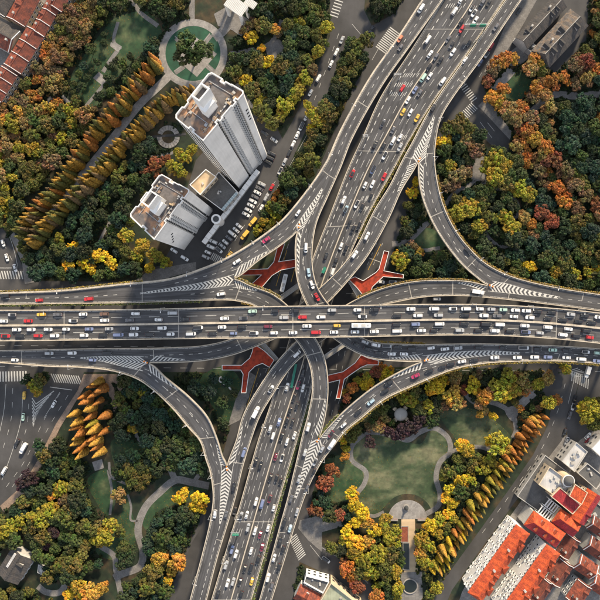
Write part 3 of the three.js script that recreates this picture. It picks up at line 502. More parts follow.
// lane arrows
{
  const s = new THREE.Shape([[-1.7, -.1], [.5, -.1], [.5, -.36], [1.7, 0], [.5, .36], [.5, .1], [-1.7, .1]].map(v => new THREE.Vector2(...v))), ag = new THREE.ShapeGeometry(s).rotateX(-Math.PI / 2);
  for (const [k, x, y, f] of [['A1', 281, 238, 0], ['A1', 243, 264, 0], ['E', 251, 292, 0], ['C', 166, 389, 0], ['C', 191, 415, 0], ['C', 207, 432, 0], ['I', 274, 374, 1], ['I', 246, 424, 1], ['J', 347, 276, 0], ['J', 378, 215, 0], ['A2', 381, 353, 0], ['D', 350, 411, 1], ['D', 372, 396, 1], ['G', 457, 250, 0], ['A2', 303, 262, 0], ['E', 320, 400, 0]]) {
    const n = roads[k].near(x, y), p = P(x, y, n.y), o = mesh('lane_arrow', ag, M.paint, roads[k].thing), d = f ? n.dir.clone().negate() : n.dir; o.position.set(p.x, n.y + .045, p.z); o.rotation.set(0, Math.atan2(-d.z, d.x), Math.asin(d.y), 'YXZ');
  }
}
// piers
for (const r of Object.values(roads)) {
  let last = -99;
  for (let i = 3; i < r.n - 3; i++) {
    if (r.s[i] - last < r.pierStep) continue;
    const m = r.mid(i), under = Object.values(roads).some(q => q !== r && q.A.some((_, k) => { const c = q.mid(k); return c.y < m.y - .8 && Math.hypot(c.x - m.x, c.z - m.z) < q.width(k) / 2 + 2.2; }));
    if (under) continue; last = r.s[i];
    const d = r.B[i].clone().sub(r.A[i]), ang = Math.atan2(-d.z, d.x), w = Math.min(r.width(i) * .62, 14), g = new GB();
    g.box(V3(m.x, m.y - 2.6, m.z), w, 1.0, 1.6, ang); const wide = r.width(i) > 14; for (const k of wide ? [-.3, .3] : [0]) g.box(V3(m.x + d.x * k, 0, m.z + d.z * k), 1.9, m.y - 2.55, 1.5, ang);
    mesh('pier', g.build(), M.concrete, r.thing); r.thing.children[r.thing.children.length - 1].userData.kind = undefined;
  }
}
// leafy planter strips hung along some parapets
const leafMats = {};
function leafMat(r, g, b) { return leafMats[[r, g, b]] ??= mat({ color: lin(r, g, b), roughness: .8, vertexColors: true }); }
function planter(host, side, a, b, off, label, col, w = .8) {
  const r = roads[host], c = r.line(side, -.1, side ? off : -off).slice(Math.round(a * K), Math.round(b * K) + 1), t = thing('planter_hedge', label, 'hedge', 'planter hedges along the decks');
  mesh('trough', wallAlong(c, w, .45), M.concrete, t);
  const g = new GB(); let L = 0; for (let i = 1; i < c.length; i++) {
    const d = c[i].distanceTo(c[i - 1]), n = Math.ceil(d * 16);
    for (let k = 0; k < n; k++) { const p = c[i - 1].clone().lerp(c[i], rnd()).add(V3(rr(-w, w) * .6, .5 + rnd() * .55, rr(-w, w) * .6)); leaf(g, p, V3(rr(-1, 1), rr(.1, 1), rr(-1, 1)).normalize(), rr(.14, .3), rr(.6, 1.35)); }
    L += d;
  }
  stuffPart('foliage', g.build(), leafMat(...col), t);
}
function leaf(g, p, n, s, k) {
  const a = Math.abs(n.y) < .9 ? V3(0, 1, 0) : V3(1, 0, 0), u = a.cross(n).normalize(), v = n.clone().cross(u), an = rnd() * 6.28, c = Math.cos(an) * s, q = Math.sin(an) * s;
  const e = u.clone().multiplyScalar(c).addScaledVector(v, q), f = u.multiplyScalar(-q).addScaledVector(v, c), h = rr(.85, 1.15), col = [k * h, k, k * rr(.8, 1.2)];
  g.quad(p.clone().sub(e).sub(f), p.clone().add(e).sub(f), p.clone().add(e).add(f), p.clone().sub(e).add(f), 0, 0, 0, 0, col);
}
planter('NS', 1, 0, 6.6, .5, 'yellow-green planter hedge along the upper highway right edge', [.2, .17, .03], 1.1);
planter('NS', 1, 9.8, 15, .6, 'green planter hedge along the lower highway right edge', [.1, .13, .03], 1.4);
planter('A1', 0, 12.6, 16, .5, 'yellowing planter hedge on the upper left ramp edge', [.26, .19, .04]);
planter('E', 1, 13.6, 16, .6, 'yellowing planter hedge along the ramp beside the orange walkway', [.24, .18, .04], 1.1);
planter('G', 1, 6.5, 16, .5, 'golden planter hedge round the outside of the upper right ramp', [.3, .2, .04]);
planter('D', 1, 0, 10.5, .5, 'golden planter hedge on the lower edge of the right ramp', [.26, .19, .04]);
planter('D', 0, 9.5, 11, .6, 'short green planter hedge at the lower ramp fork', [.14, .15, .03], 1.1);
planter('I', 0, 12.4, 17.6, .5, 'golden planter hedge on the upper right cross ramp', [.28, .19, .04]);
planter('A2', 0, 13.4, 16, .5, 'yellow planter hedge beside the highway on the right', [.3, .2, .04]);
planter('E', 0, 12.8, 15, .5, 'short yellow planter hedge on the inner left ramp', [.3, .2, .04]);
planter('E', 0, 17, 22, .4, 'long green planter hedge between left ramp and highway', [.12, .14, .04], .9);

// ---------------------------------------------------------------- pedestrian overpasses
function overpass(a, label) {
  const pts = poly(a, 6.2), t = thing('pedestrian_overpass', label, 'footbridge', 'red pedestrian overpasses at the crossing');
  mesh('walkway', new GB().flat(pts, 6.2).build(), M.redDeck, t);
  mesh('slab', new GB().prism(inset(ccw(pts), .03), 5.5, 6.17).build(), M.concrete, t);
  mesh('railing', new GB().ring(inset(ccw(pts), -.22), .28, 5.9, 7.1).build(), M.whitePaint, t);
  for (let i = 0; i < pts.length; i += 3) { const c = pts[i].clone().lerp(pts[(i + 2) % pts.length], .5); if (inside(pts, c.x, c.z)) mesh('post', new GB().box(V3(c.x, 0, c.z), .7, 5.45, .7).build(), M.concrete, t); }
}
overpass([[279, 242], [284.5, 244], [278.5, 262], [296, 259.5], [296, 267], [281, 270], [272, 275.5], [262, 287], [258, 290], [252, 284], [262, 274.8], [238, 275], [238, 270.5], [268, 269], [274, 262]], 'orange-red footbridge beside the upper left loop of ramps');
overpass([[384, 251], [388.5, 252], [383.5, 271], [403, 274.7], [403, 278], [383, 276.5], [372, 287], [370, 294], [363.7, 296], [357, 287.5], [349, 279.5], [355, 277], [363, 281], [376, 272.5], [379, 269]], 'red footbridge beside the upper right yellow tree');
overpass([[254, 344], [264, 350.5], [274, 360], [269.5, 367], [262.5, 363], [255, 366], [249, 372], [246, 392.5], [241.7, 392.5], [243.5, 374], [241, 369.7], [222.5, 369.7], [222.5, 365.3], [241.7, 365.3], [250, 358], [252.5, 351.7]], 'red footbridge at the lower left by the small lawn');
overpass([[327, 375.5], [343, 371.7], [355, 363], [361, 355], [368, 358], [378, 360.5], [378, 364.5], [367, 364.5], [361, 367], [350, 374.5], [344, 379], [340, 398], [336.5, 398], [340, 379.5], [328, 382.5]], 'dark red footbridge at the lower right by autumn trees');

for (const [a, b, lab] of [[[278, 300], [309, 278], 'upper left'], [[322, 359], [349, 341], 'lower right'], [[350, 281], [361, 299], 'upper right'], [[262, 343], [277, 360], 'lower left']]) {
  const A = P(...a, 5), B = P(...b, 5), d = B.clone().sub(A), ang = Math.atan2(-d.z, d.x), c = A.clone().lerp(B, .5), t = thing('walkway_link', 'grey footbridge link at the ' + lab + ' of the crossing', 'footbridge', 'grey footbridge links');
  mesh('slab', new GB().box(V3(c.x, 4.4, c.z), d.length(), .6, 2.4, ang).build(), M.concrete, t); for (const k of [-1.2, 1.2]) mesh('railing', new GB().box(V3(c.x + Math.sin(ang) * k, 5, c.z + Math.cos(ang) * k), d.length(), .9, .14, ang).build(), M.metal, t); for (const k of [.2, .8]) { const p = A.clone().lerp(B, k); mesh('post', new GB().box(V3(p.x, 0, p.z), .7, 4.38, .7, ang).build(), M.concrete, t); }
}
// ---------------------------------------------------------------- the two white towers and their podium
function tower(h, C, outline, label, floors, cols, marks) {
  const [T, R, B, L] = C.map(c => P(c[0], c[1], h)), at = (a, b) => T.clone().multiplyScalar((1 - a) * (1 - b)).addScaledVector(R, a * (1 - b)).addScaledVector(B, a * b).addScaledVector(L, (1 - a) * b);
  const c = at(.5, .5), t = thing('tower_block', label, 'tower', 'white tower blocks', V3(c.x, 0, c.z)); const loc = p => V3(p.x - c.x, p.y, p.z - c.z);
  const ang0 = Math.atan2(-(B.z - R.z), B.x - R.x), pts = outline.map(([a, b]) => loc(at(a, b))); block(outline.map(([a, b]) => at(a, b))); block([T, R, B, L].map(p => V3(p.x, 0, p.z)));
  mesh('wall', new GB().prism(pts, 0, h, true).build(), M.wallWhite, t);
  mesh('roof', new GB().flat(inset(ccw(pts), .36), h + .06).build(), M.roofDirty, t);
  mesh('parapet', new GB().ring(inset(ccw(pts), -.12), .42, h - .5, h + 1.5).build(), M.whitePaint, t);
  const bh = 15, bq = [[.34, .36], [.6, .36], [.6, .62], [.34, .62]].map(([a, b]) => loc(at(a, b)));
  const bk = mesh('lift_house', new GB().ring(bq, .5, h + .1, h + bh).build(), M.wallWhite, t); mesh('lift_house_roof', new GB().flat(inset(ccw(bq), .45), h + bh - 3).build(), M.roofDirty, bk);
  const bq2 = [[.6, .42], [.7, .42], [.7, .66], [.5, .66], [.5, .62], [.6, .62]].map(([a, b]) => loc(at(a, b))); mesh('lift_annex', new GB().prism(bq2, h + .1, h + 7).build(), M.wallWhite, bk);
  for (let i = 0; i < 34; i++) { const p = loc(at(pick([rr(.1, .3), rr(.74, .88)]), rr(.08, .9))); mesh('roof_unit', new GB().box(V3(p.x, h + .06, p.z), rr(.4, 1.5), rr(.4, 1.3), rr(.4, 1.3), ang0 + pick([0, 1.57])).build(), pick([M.wallGrey, M.metal, M.concrete, M.roofTan, M.footway]), t); }
  for (const [a0, b0, a1, b1] of [[.1, .14, .9, .14], [.2, .2, .2, .86], [.84, .3, .84, .9], [.3, .74, .8, .74]]) { const p = loc(at(a0, b0)), q = loc(at(a1, b1)), c2 = p.clone().lerp(q, .5), dd = q.clone().sub(p); mesh('roof_pipe', new GB().box(V3(c2.x, h + .2, c2.z), dd.length(), .22, .22, Math.atan2(-dd.z, dd.x)).build(), M.metal, t); }
  const fh = h / floors, bdir = B.clone().sub(R).normalize(), ang = Math.atan2(-bdir.z, bdir.x), out = R.clone().sub(T).normalize();
  const column = (b, a, n, w, hh, m, name, dir = ang) => { const g = new GB(), p0 = loc(at(a, b)); for (let f = 1; f < floors; f++) for (let k = 0; k < n; k++) g.box(V3(p0.x + bdir.x * (k - (n - 1) / 2) * (w + .5) + out.x * .02, f * fh + 1, p0.z + bdir.z * (k - (n - 1) / 2) * (w + .5) + out.z * .02), w, hh, .3, dir); stuffPart(name, g.build(), m, t); };
  for (const [b, a, n, w, hh] of cols) { column(b, a, n, w, hh, M.glassDark, 'window_column'); }
  // floor ledges between the bays
  for (const b of [.27, .55]) { const g = new GB(), p0 = loc(at(1, b)); for (let f = 1; f < floors; f++) g.box(V3(p0.x + out.x * .25, f * fh + .7, p0.z + out.z * .25), 2.6, .18, .7, ang); stuffPart('balcony_column', g.build(), M.wallGrey, t); }
  const d2 = B.clone().sub(L).normalize(), a2 = Math.atan2(-d2.z, d2.x), o2 = B.clone().sub(R).normalize();
  for (const a of [.2, .42, .66, .86]) { const g = new GB(), p0 = loc(at(a, 1)); for (let f = 1; f < floors; f++) g.box(V3(p0.x + o2.x * .02, f * fh + 1, p0.z + o2.z * .02), 1.3, 1.4, .3, a2); stuffPart('window_column', g.build(), M.glassDark, t); }
  // big dark characters set one below the other on the white end panel, each of a few strokes
  marks.forEach(([b, y], i) => { const p0 = loc(at(1, b)), g = new GB(), s = 1.15; for (const [x, yy, w, hh] of [[0, .85, 1, .16], [0, .45, .8, .16], [0, 0, 1, .16], [-.3, 0, .18, 1], [.34, .1, .18, .8]].slice(0, 4 + i % 2)) g.box(V3(p0.x + bdir.x * x * s + out.x * .12, y + yy * s, p0.z + bdir.z * x * s + out.z * .12), w * s, hh * s, .16, ang); mesh('sign_character', g.build(), M.glassDark, t); });
  return t;
}
const outl = [[0, .05], [.05, 0], [.36, 0], [.36, .05], [.46, .05], [.46, .01], [.62, .01], [.62, 0], [.95, 0], [1, .04], [1, .165], [.93, .165], [.93, .205], [1, .205], [1, .3], [.97, .3], [.97, .53], [1, .53], [1, .6], [.93, .6], [.93, .655], [1, .655], [1, 1], [.62, 1], [.62, .96], [.5, .96], [.5, 1], [.06, 1], [0, .95], [0, .78], [.05, .76], [.05, .66], [0, .64], [0, .44], [.05, .42], [.05, .3], [0, .28]];
tower(100, [[210.7, 72.8], [245.2, 93], [204, 141.6], [175, 117.8]], outl, 'taller of two white residential towers with a brown stained roof', 32, [[.185, .94, 1, .7, 1.6], [.235, 1, 1, .6, 1.3], [.275, 1, 1, .6, 1.3], [.56, 1, 1, .6, 1.3], [.625, .94, 1, .8, 1.7], [.5, .97, 1, .5, 1.1]], [[.09, 84], [.09, 80], [.09, 76], [.09, 72]]);
tower(58, [[161.3, 174.2], [190.8, 190.8], [155, 239.7], [130, 215.8]], outl, 'shorter of two white residential towers, nearer the elevated ramp', 18, [[.185, .94, 1, .9, 1.6], [.235, 1, 1, .7, 1.3], [.275, 1, 1, .7, 1.3], [.56, 1, 1, .7, 1.3], [.625, .94, 1, .9, 1.7], [.5, .97, 1, .6, 1.1]], [[.8, 40], [.84, 36.5], [.88, 33], [.92, 29.5]]);
function flatBlock(name, a, h, roofM, wallM, label, o = {}) {
  const q = poly(a, h), c = V3(0, 0, 0); q.forEach(p => c.add(p)); c.multiplyScalar(1 / q.length);
  const t = thing(name, label, o.category || 'building', o.group, V3(c.x, 0, c.z)), pts = q.map(p => V3(p.x - c.x, 0, p.z - c.z)); block(q);
  mesh('wall', new GB().prism(pts, 0, h).build(), wallM, t); mesh('roof', new GB().flat(inset(ccw(pts), .3), h + .05).build(), roofM, t);
  mesh('parapet', new GB().ring(inset(ccw(pts), -.08), .36, h - .3, h + (o.par ?? .8)).build(), o.rim || M.wallGrey, t);
  const k = ccw(pts);
  for (let e = 0; e < k.length && h > 4; e++) {
    const A = k[e], B2 = k[(e + 1) % k.length], L = A.distanceTo(B2), n = Math.floor(L / 3); if (n < 1) continue;
    const d = B2.clone().sub(A).normalize(), ang = Math.atan2(-d.z, d.x);
    for (let f = 0; f < Math.floor(h / 3.4); f++) { const g = new GB(); for (let i = 0; i < n; i++) { const p = A.clone().lerp(B2, (i + .5) / n); g.box(V3(p.x, 1 + f * 3.4, p.z), 1.4, 1.5, .2, ang); } stuffPart('window_row', g.build(), M.glassDark, t); }
  }
  for (let i = 0; i < (o.units ?? 4); i++) { const u = rr(.2, .8), v = rr(.2, .8), p = pts[0].clone().lerp(pts[1], u).lerp(pts[3 % pts.length].clone().lerp(pts[2], u), v); mesh('roof_unit', new GB().box(V3(p.x, h + .05, p.z), rr(.7, 2), rr(.5, 1.3), rr(.7, 1.6), rr(0, 3)).build(), pick([M.metal, M.wallGrey, M.concrete]), t); }
  return t;
}
flatBlock('podium_building', [[219, 172], [238, 192.5], [222.5, 210.5], [201, 194.5]], 13, M.roofGrey, M.wallGrey, 'dark flat-roofed podium between the two white towers', { units: 3, rim: M.whitePaint });
flatBlock('podium_hall', [[206, 169.5], [216.5, 177], [200.5, 195], [190, 185]], 19, M.roofTan, M.wallCream, 'tan-roofed block with white rim between the towers', { units: 1, rim: M.whitePaint });
{ const t = thing('skylight', 'long glass skylight on the dark podium roof edge', 'skylight'); const pts = poly([[236, 192], [238, 194], [223.5, 211], [221.5, 209]], 13.4); mesh('glazing', new GB().prism(pts, 13.06, 14).build(), mat({ color: lin(.3, .38, .4), roughness: .2 }), t); const A = pts[0].clone().lerp(pts[1], .5), B = pts[3].clone().lerp(pts[2], .5), d = B.clone().sub(A).normalize(); for (let i = 0; i <= 8; i++) { const p = A.clone().lerp(B, i / 8); mesh('glazing_bar', new GB().box(V3(p.x, 13.9, p.z), .15, .2, 1.6, Math.atan2(-d.z, d.x)).build(), M.whitePaint, t); } }
{
  const A = P(258, 170, 6), B = P(203, 243, 6), d = B.clone().sub(A).normalize(), ang = Math.atan2(-d.z, d.x), n = 15, t = thing('street_canopy', 'stepped white canopy along the street below the towers', 'canopy');
  for (let i = 0; i < n; i++) { const p = A.clone().lerp(B, (i + .5) / n), L = A.distanceTo(B) / n; mesh('canopy_panel', new GB().box(V3(p.x, 4.6 + (i % 2) * .35, p.z), L - .15, .4, 2.6, ang).build(), M.wallWhite, t); mesh('front_wall', new GB().box(V3(p.x, 0, p.z), L - .05, 4.58, 1.6, ang).build(), M.wallGrey, t); }
}
// small rooftop stair drum beside the lower tower
{ const p = P(216, 219, 12), t = thing('stair_drum', 'round white stair drum at the foot of the shorter tower', 'stair tower', null, V3(p.x, 0, p.z)); mesh('wall', new THREE.CylinderGeometry(2.6, 2.6, 12, 20).translate(0, 6, 0), M.wallWhite, t); mesh('dark_opening', new THREE.CylinderGeometry(1.6, 1.6, .3, 18).translate(0, 12.1, 0), M.glassDark, t); }

// ---------------------------------------------------------------- pitched houses
function pitched(name, o) {
  const { c, L, W, ang, eave, rise, roof, roof2 = roof, wall = M.wallGrey, hip = 0, label, group, over = .5 } = o, base = P(c[0], c[1], eave), t = thing(name, label, o.category || 'house', group, V3(base.x, 0, base.z));
  const a = ang * Math.PI / 180; t.rotation.y = -a;
  const q = (x, z) => V3(x, 0, z), l = L / 2, w = W / 2, lo = l + over, wo = w + over, drop = over * rise / w, hp = hip * l;
  { const cs = Math.cos(a), sn = Math.sin(a); block([q(-lo, -wo), q(lo, -wo), q(lo, wo), q(-lo, wo)].map(p => V3(base.x + p.x * cs - p.z * sn, 0, base.z + p.x * sn + p.z * cs))); }
  const g = new GB().prism([q(-l, -w), q(l, -w), q(l, w), q(-l, w)], 0, eave); if (!hip) for (const s of [-1, 1]) g.tri(V3(s * l, eave, -w), V3(s * l, eave, w), V3(s * l, eave + rise - .1, 0), [0, 0], [W, 0], [w, rise]);
  mesh('wall', g.build(), wall, t);
  for (const s of [-1, 1]) {
    const A = V3(-lo, eave - drop + .05, s * wo), B = V3(lo, eave - drop + .05, s * wo), Cc = V3(lo - hp, eave + rise + .05, 0), D = V3(-lo + hp, eave + rise + .05, 0), th = .22, dn = v => V3(v.x, v.y - th, v.z), sl = Math.hypot(wo, rise + drop), gg = new GB();
    gg.quad(A, B, Cc, D, [0, 0], [2 * lo, 0], [2 * lo - hp, sl], [hp, sl]).quad(dn(A), dn(B), dn(Cc), dn(D)).quad(A, B, dn(B), dn(A)).quad(B, Cc, dn(Cc), dn(B)).quad(A, D, dn(D), dn(A)); mesh('roof_slope', gg.build(), s < 0 ? roof : roof2, t);
    if (hip) { const E = V3(s * lo, eave - drop + .05, -wo), F = V3(s * lo, eave - drop + .05, wo), T = V3(s * (lo - hp), eave + rise + .05, 0); mesh('roof_hip', new GB().tri(E, F, T, [0, 0], [2 * wo, 0], [wo, sl]).quad(E, F, dn(F), dn(E)).build(), roof, t); }
  }
  mesh('ridge_cap', new GB().box(V3(0, eave + rise + .02, 0), 2 * (lo - hp), .18, .34).build(), o.ridge || roof, t);
  for (const x of o.party || []) { const pw = new GB(); for (const s of [-1, 1]) { const n = [V3(x - .16, 0, 0), V3(x + .16, 0, 0)]; pw.quad(V3(x - .16, eave + rise + .45, 0), V3(x + .16, eave + rise + .45, 0), V3(x + .16, eave - drop + .45, s * wo), V3(x - .16, eave - drop + .45, s * wo)); for (const k of [-.16, .16]) pw.quad(V3(x + k, eave + rise + .45, 0), V3(x + k, eave - drop + .45, s * wo), V3(x + k, eave - drop - .2, s * wo), V3(x + k, eave + rise - .2, 0)); } mesh('party_wall', pw.build(), M.whitePaint, t); }
  for (const [x, z] of o.chimneys || []) { const y = eave + rise * (1 - Math.abs(z) / w), ch = mesh('chimney', new GB().box(V3(x, y - .6, z), .9, 2, .8).build(), o.chimneyM || M.wallGrey, t); mesh('chimney_cap', new GB().box(V3(x, y + 1.4, z), 1.15, .15, 1.05).build(), M.concrete, ch); }
  for (const [x, z, dw] of o.dormers || []) {
    const s = Math.sign(z), yb = eave + rise * (1 - Math.abs(z) / w), dep = Math.abs(z) * .8 + .6, f = (X, Y, Z) => V3(x + X * dw, yb + Y, z + s * Z), gg = new GB(), rf = new GB(), hh = dw * .7;
    gg.quad(f(-.5, -.6, .9), f(.5, -.6, .9), f(.5, hh, .9), f(-.5, hh, .9)).tri(f(-.5, hh, .9), f(.5, hh, .9), f(0, hh + dw * .36, .9)); for (const k of [-.5, .5]) gg.quad(f(k, -.6, .9), f(k, hh, .9), f(k, hh, -dep * .5), f(k, -.6, -dep * .5));
    const d = mesh('dormer', gg.build(), o.dormerM || wall, t);
    for (const k of [-1, 1]) { rf.quad(f(0, hh + dw * .4, 1.1), f(k * .62, hh - .06, 1.1), f(k * .62, hh - .06, -dep * .6), f(0, hh + dw * .4, -dep)); } mesh('dormer_roof', rf.build(), roof, d);
    mesh('dormer_window', new GB().box(V3(x, yb + .1, z + s * .92), dw * .6, hh * .8, .08).build(), M.glassDark, d);
  }
  const rows = Math.max(1, Math.floor(eave / 3.1)), n = Math.max(1, Math.floor(L / (o.winStep || 2.6)));
  for (const s of [-1, 1]) for (let r = 0; r < rows; r++) { const gg = new GB(), fr = new GB(); for (let i = 0; i < n; i++) { const x = -l + (i + .5) * L / n + (o.balcony ? rr(-.4, .4) : 0); if (o.balcony && rnd() < .22) continue; gg.box(V3(x, 1 + r * 3.1, s * w), o.balcony ? rr(.7, 1.3) : 1.15, o.balcony ? rr(1, 1.6) : 1.5, .14); if (o.balcony && s < 0 && i % 2 === r % 2) { fr.box(V3(x, .5 + r * 3.1, -w - .55), 1.9, .9, 1.1); } if (o.balcony && s > 0 && rnd() < .5) { fr.box(V3(x + .9, .4 + r * 3.1, w + .3), rr(1, 1.5), rr(.6, .9), .6); } fr.box(V3(x, 2.55 + r * 3.1, s * (w + .1)), 1.5, .16, .4); fr.box(V3(x, .82 + r * 3.1, s * (w + .1)), 1.5, .14, .4); } stuffPart('window_row', gg.build(), M.glassDark, t); stuffPart('sill_row', fr.build(), M.whitePaint, t); }
  return t;
}
// two long apartment houses with bright orange roofs
for (const [c, label, k] of [[[499, 563.5], 'long pale apartment house with orange roof beside the tree-lined street', 0], [[529.5, 583.5], 'second orange-roofed apartment house, set back from the tree-lined street', 1]]) {
  const t = pitched('apartment_house', { c, L: 43, W: 8, ang: 125.5, eave: 16, rise: 2.7, roof: M.tileOrange, wall: M.wallWhite, hip: .1, label, group: 'orange-roofed apartment houses', balcony: true, winStep: 2.4, category: 'apartment house', dormers: [[-17, -2, 1.8], [-7, -2, 1.6], [6, -2, 1.6], [10, -2, 1.6]], dormerM: M.wallCream, chimneys: [[-9, 1.2], [4, 1.1]], chimneyM: M.whitePaint });
  // bays with their own small roofs on the garden side
  for (const x of [-13, 1, 15]) { const b = mesh('bay', new GB().box(V3(x, 0, -4.7), 4.2, 15.2, 2.6).build(), M.wallCream, t); mesh('bay_roof', new GB().tri(V3(x - 2.4, 15.2, -6.2), V3(x + 2.4, 15.2, -6.2), V3(x, 18.2, -2.4)).tri(V3(x - 2.4, 15.2, -6.2), V3(x - 2.4, 15.2, -2.4), V3(x, 18.2, -2.4)).tri(V3(x + 2.4, 15.2, -6.2), V3(x + 2.4, 15.2, -2.4), V3(x, 18.2, -2.4)).build(), M.tileOrange, b); }
}
// the club house on its grey terrace
flatBlock('terrace_building', [[545, 455], [570, 474], [541, 513], [517, 496]], 5, M.roofGrey, M.wallGrey, 'low grey-roofed terrace building beside the tree-lined street', { units: 0, par: .5 });
flatBlock('club_house', [[549, 466], [574, 485], [562, 501], [538, 484]], 12, M.roofPale, M.wallCream, 'cream ornate club house in front of the red flat roof', { units: 10, rim: M.wallCream, par: 1.1 });
{
  const p = P(568.5, 481, 15), t = thing('dome_turret', 'round dark-domed turret at the corner of the club house', 'turret', null, V3(p.x, 0, p.z)); mesh('drum', new THREE.CylinderGeometry(3, 3.1, 15, 24).translate(0, 7.5, 0), M.wallCream, t); mesh('dome', new THREE.LatheGeometry([[2.7, 0], [2.5, .8], [1.8, 1.7], [.9, 2.3], [.05, 2.6]].map(v => new THREE.Vector2(...v)), 24).translate(0, 15, 0), M.roofGrey, t); mesh('cornice', new THREE.TorusGeometry(3, .28, 8, 28).rotateX(Math.PI / 2).translate(0, 15, 0), M.whitePaint, t);
}
flatBlock('red_roofed_hall', [[560, 487.5], [580.5, 505], [572.5, 514], [551, 496.5]], 14, M.tileRed, M.wallCream, 'square hall with a crimson flat roof behind the club house', { units: 0, rim: M.wallCream, par: .4 });
flatBlock('orange_roofed_hall', [[575, 484], [587.5, 492.5], [581.5, 504.5], [569, 496]], 17, M.tileOrange, M.wallCream, 'small hall with an orange roof beside the round turret', { units: 0, rim: M.wallCream, par: .3 });
pitched('red_wing', { c: [586, 507], L: 17, W: 8, ang: 122, eave: 12, rise: 3, roof: M.tileRed, roof2: M.tileOrange, wall: M.wallCream, label: 'red-roofed wing to the right of the crimson hall', group: 'red wings of the club house', dormers: [[3, -2.4, 1.6]] });
pitched('red_wing', { c: [567, 523], L: 13, W: 8, ang: 35, eave: 12, rise: 3, roof: M.tileOrange, roof2: M.tileRed, wall: M.wallCream, hip: .2, label: 'red-roofed wing between the crimson hall and the long orange wing', group: 'red wings of the club house', dormers: [[-3, -2.4, 1.5]] });
pitched('orange_wing', { c: [545, 529.5], L: 20, W: 8.4, ang: 35, eave: 12.5, rise: 3.2, roof: M.tileOrange, roof2: M.tileRed, wall: M.wallGrey, hip: .22, label: 'long orange hipped wing nearest the apartment houses', group: 'red wings of the club house', dormers: [[-4, -2.4, 1.4], [4, -2.4, 1.4], [-5, 2.4, 1.3], [1, 2.4, 1.3], [6, 2.4, 1.3]], balcony: true });
{ // white pergola between the wings
  for (const [c0, lab] of [[[553, 507], 'upper of two white slatted pergolas by the crimson hall'], [[546, 514], 'lower of two white slatted pergolas by the crimson hall']]) {
    const p = P(c0[0], c0[1], 9), t = thing('pergola', lab, 'pergola', 'white pergolas', V3(p.x, 0, p.z)); t.rotation.y = -38 * Math.PI / 180;
    for (let i = 0; i < 6; i++) mesh('slat', new GB().box(V3(-3.8 + i * 1.5, 8.4, 0), .55, .4, 4.6).build(), M.whitePaint, t); for (const z of [-2.2, 2.2]) mesh('beam', new GB().box(V3(0, 8, z), 9.2, .38, .4).build(), M.whitePaint, t); for (const x of [-4, 4]) for (const z of [-2.2, 2.2]) mesh('post', new GB().box(V3(x, 0, z), .4, 8, .4).build(), M.whitePaint, t);
  }
}
// grey and pale flat roofs on the right
flatBlock('pale_roofed_building', [[576, 442], [587, 451.5], [574, 471.5], [561.5, 461]], 9, M.roofPale, M.wallGrey, 'white-grey flat-roofed building by the street bend on the right', { units: 6 });
flatBlock('grey_roofed_building', [[587, 463], [604, 477], [596, 489], [577, 472.5]], 7, M.roofGrey, M.wallGrey, 'plain grey flat-roofed building right of the club house', { units: 2 });
flatBlock('white_roofed_building', [[602, 436], [591, 448], [604, 460], [616, 450]], 9, M.wallWhite, M.wallGrey, 'white flat-roofed building cut by the right edge', { units: 2 });
flatBlock('low_grey_building', [[592, 499], [606, 510], [594, 526], [582, 516]], 6, M.roofGrey, M.wallGrey, 'grey flat-roofed building beside the red wing at the right edge', { units: 5 });
// old brown-roofed terraces, lower right and upper left
const olds = [
  [[560, 573], 13.5, 8, 124, 'brown-roofed terrace house just right of the second orange roof', 0], [[540.5, 591], 14, 8, 124, 'brown-roofed terrace house at the bottom edge beside the second orange roof', 0], [[586, 567], 11, 8, 34, 'rust-roofed terrace house between two alleys at the lower right', 1],
  [[568, 547], 12, 7.5, 124, 'brown-roofed house below the red wing', 0], [[597, 549], 12, 8, 34, 'brown-roofed house at the right edge above the alley', 0], [[579, 593], 12, 8.5, 124, 'rust-roofed terrace house at the bottom edge right of the alley', 1], [[601, 586], 11, 8, 34, 'brown-roofed terrace house in the lower right corner', 1], [[598, 527], 10, 7, 34, 'dark-roofed house at the right edge below the grey flat roof', 0]];
for (const [c, L, W, ang, label, k] of olds) pitched('terrace_house', { c, L, W, ang, eave: 7.5, rise: 2.6, roof: k ? M.tileRust : M.tileBrown, wall: M.wallGrey, label, group: 'old terrace houses at the lower right', party: [-L / 2 + .2, L / 2 - .2], chimneys: [[L * .22, 1.2]], dormers: [[-L * .2, -1.9, 1.5], [L * .25, 2, 1.5]], ridge: M.tileRust });
const olds2 = [[[23, 8], 17, 10.5, 119, 'rust-roofed terrace house at the top left with a grey yard on its left', 1], [[46, 17], 20, 7.6, 119, 'narrow rust-roofed terrace row nearest the trees at the top left', 2], [[24, 50], 24, 10, 122, 'long rust-roofed terrace row crossed by white party walls, upper left', 3], [[4, 36], 13, 12, 29, 'brown-roofed house at the left edge beside the dark alley', 0], [[1, 84], 17, 9.5, 122, 'rust-roofed terrace row cut by the left edge, upper left', 2], [[61, -4], 15, 8, 119, 'rust-roofed terrace row cut by the top edge', 1], [[2, 3], 12, 9, 119, 'grey-brown roofed house in the top left corner', 0]];
for (const [c, L, W, ang, label, k] of olds2) pitched('terrace_house', { c, L, W, ang, eave: 7, rise: 2.5, roof: k ? M.tileBrown : M.tileDark, roof2: k ? M.tileRust : M.tileBrown, wall: M.wallCream, label, group: 'old terrace houses at the upper left', party: k > 1 ? [-L / 2 + .2, -L / 6, L / 6, L / 2 - .2] : [L / 2 - .2], chimneys: [[L * .3, 1.4], [-L * .3, 1.2]], dormers: k ? [[0, 2.2, 1.4]] : [] });
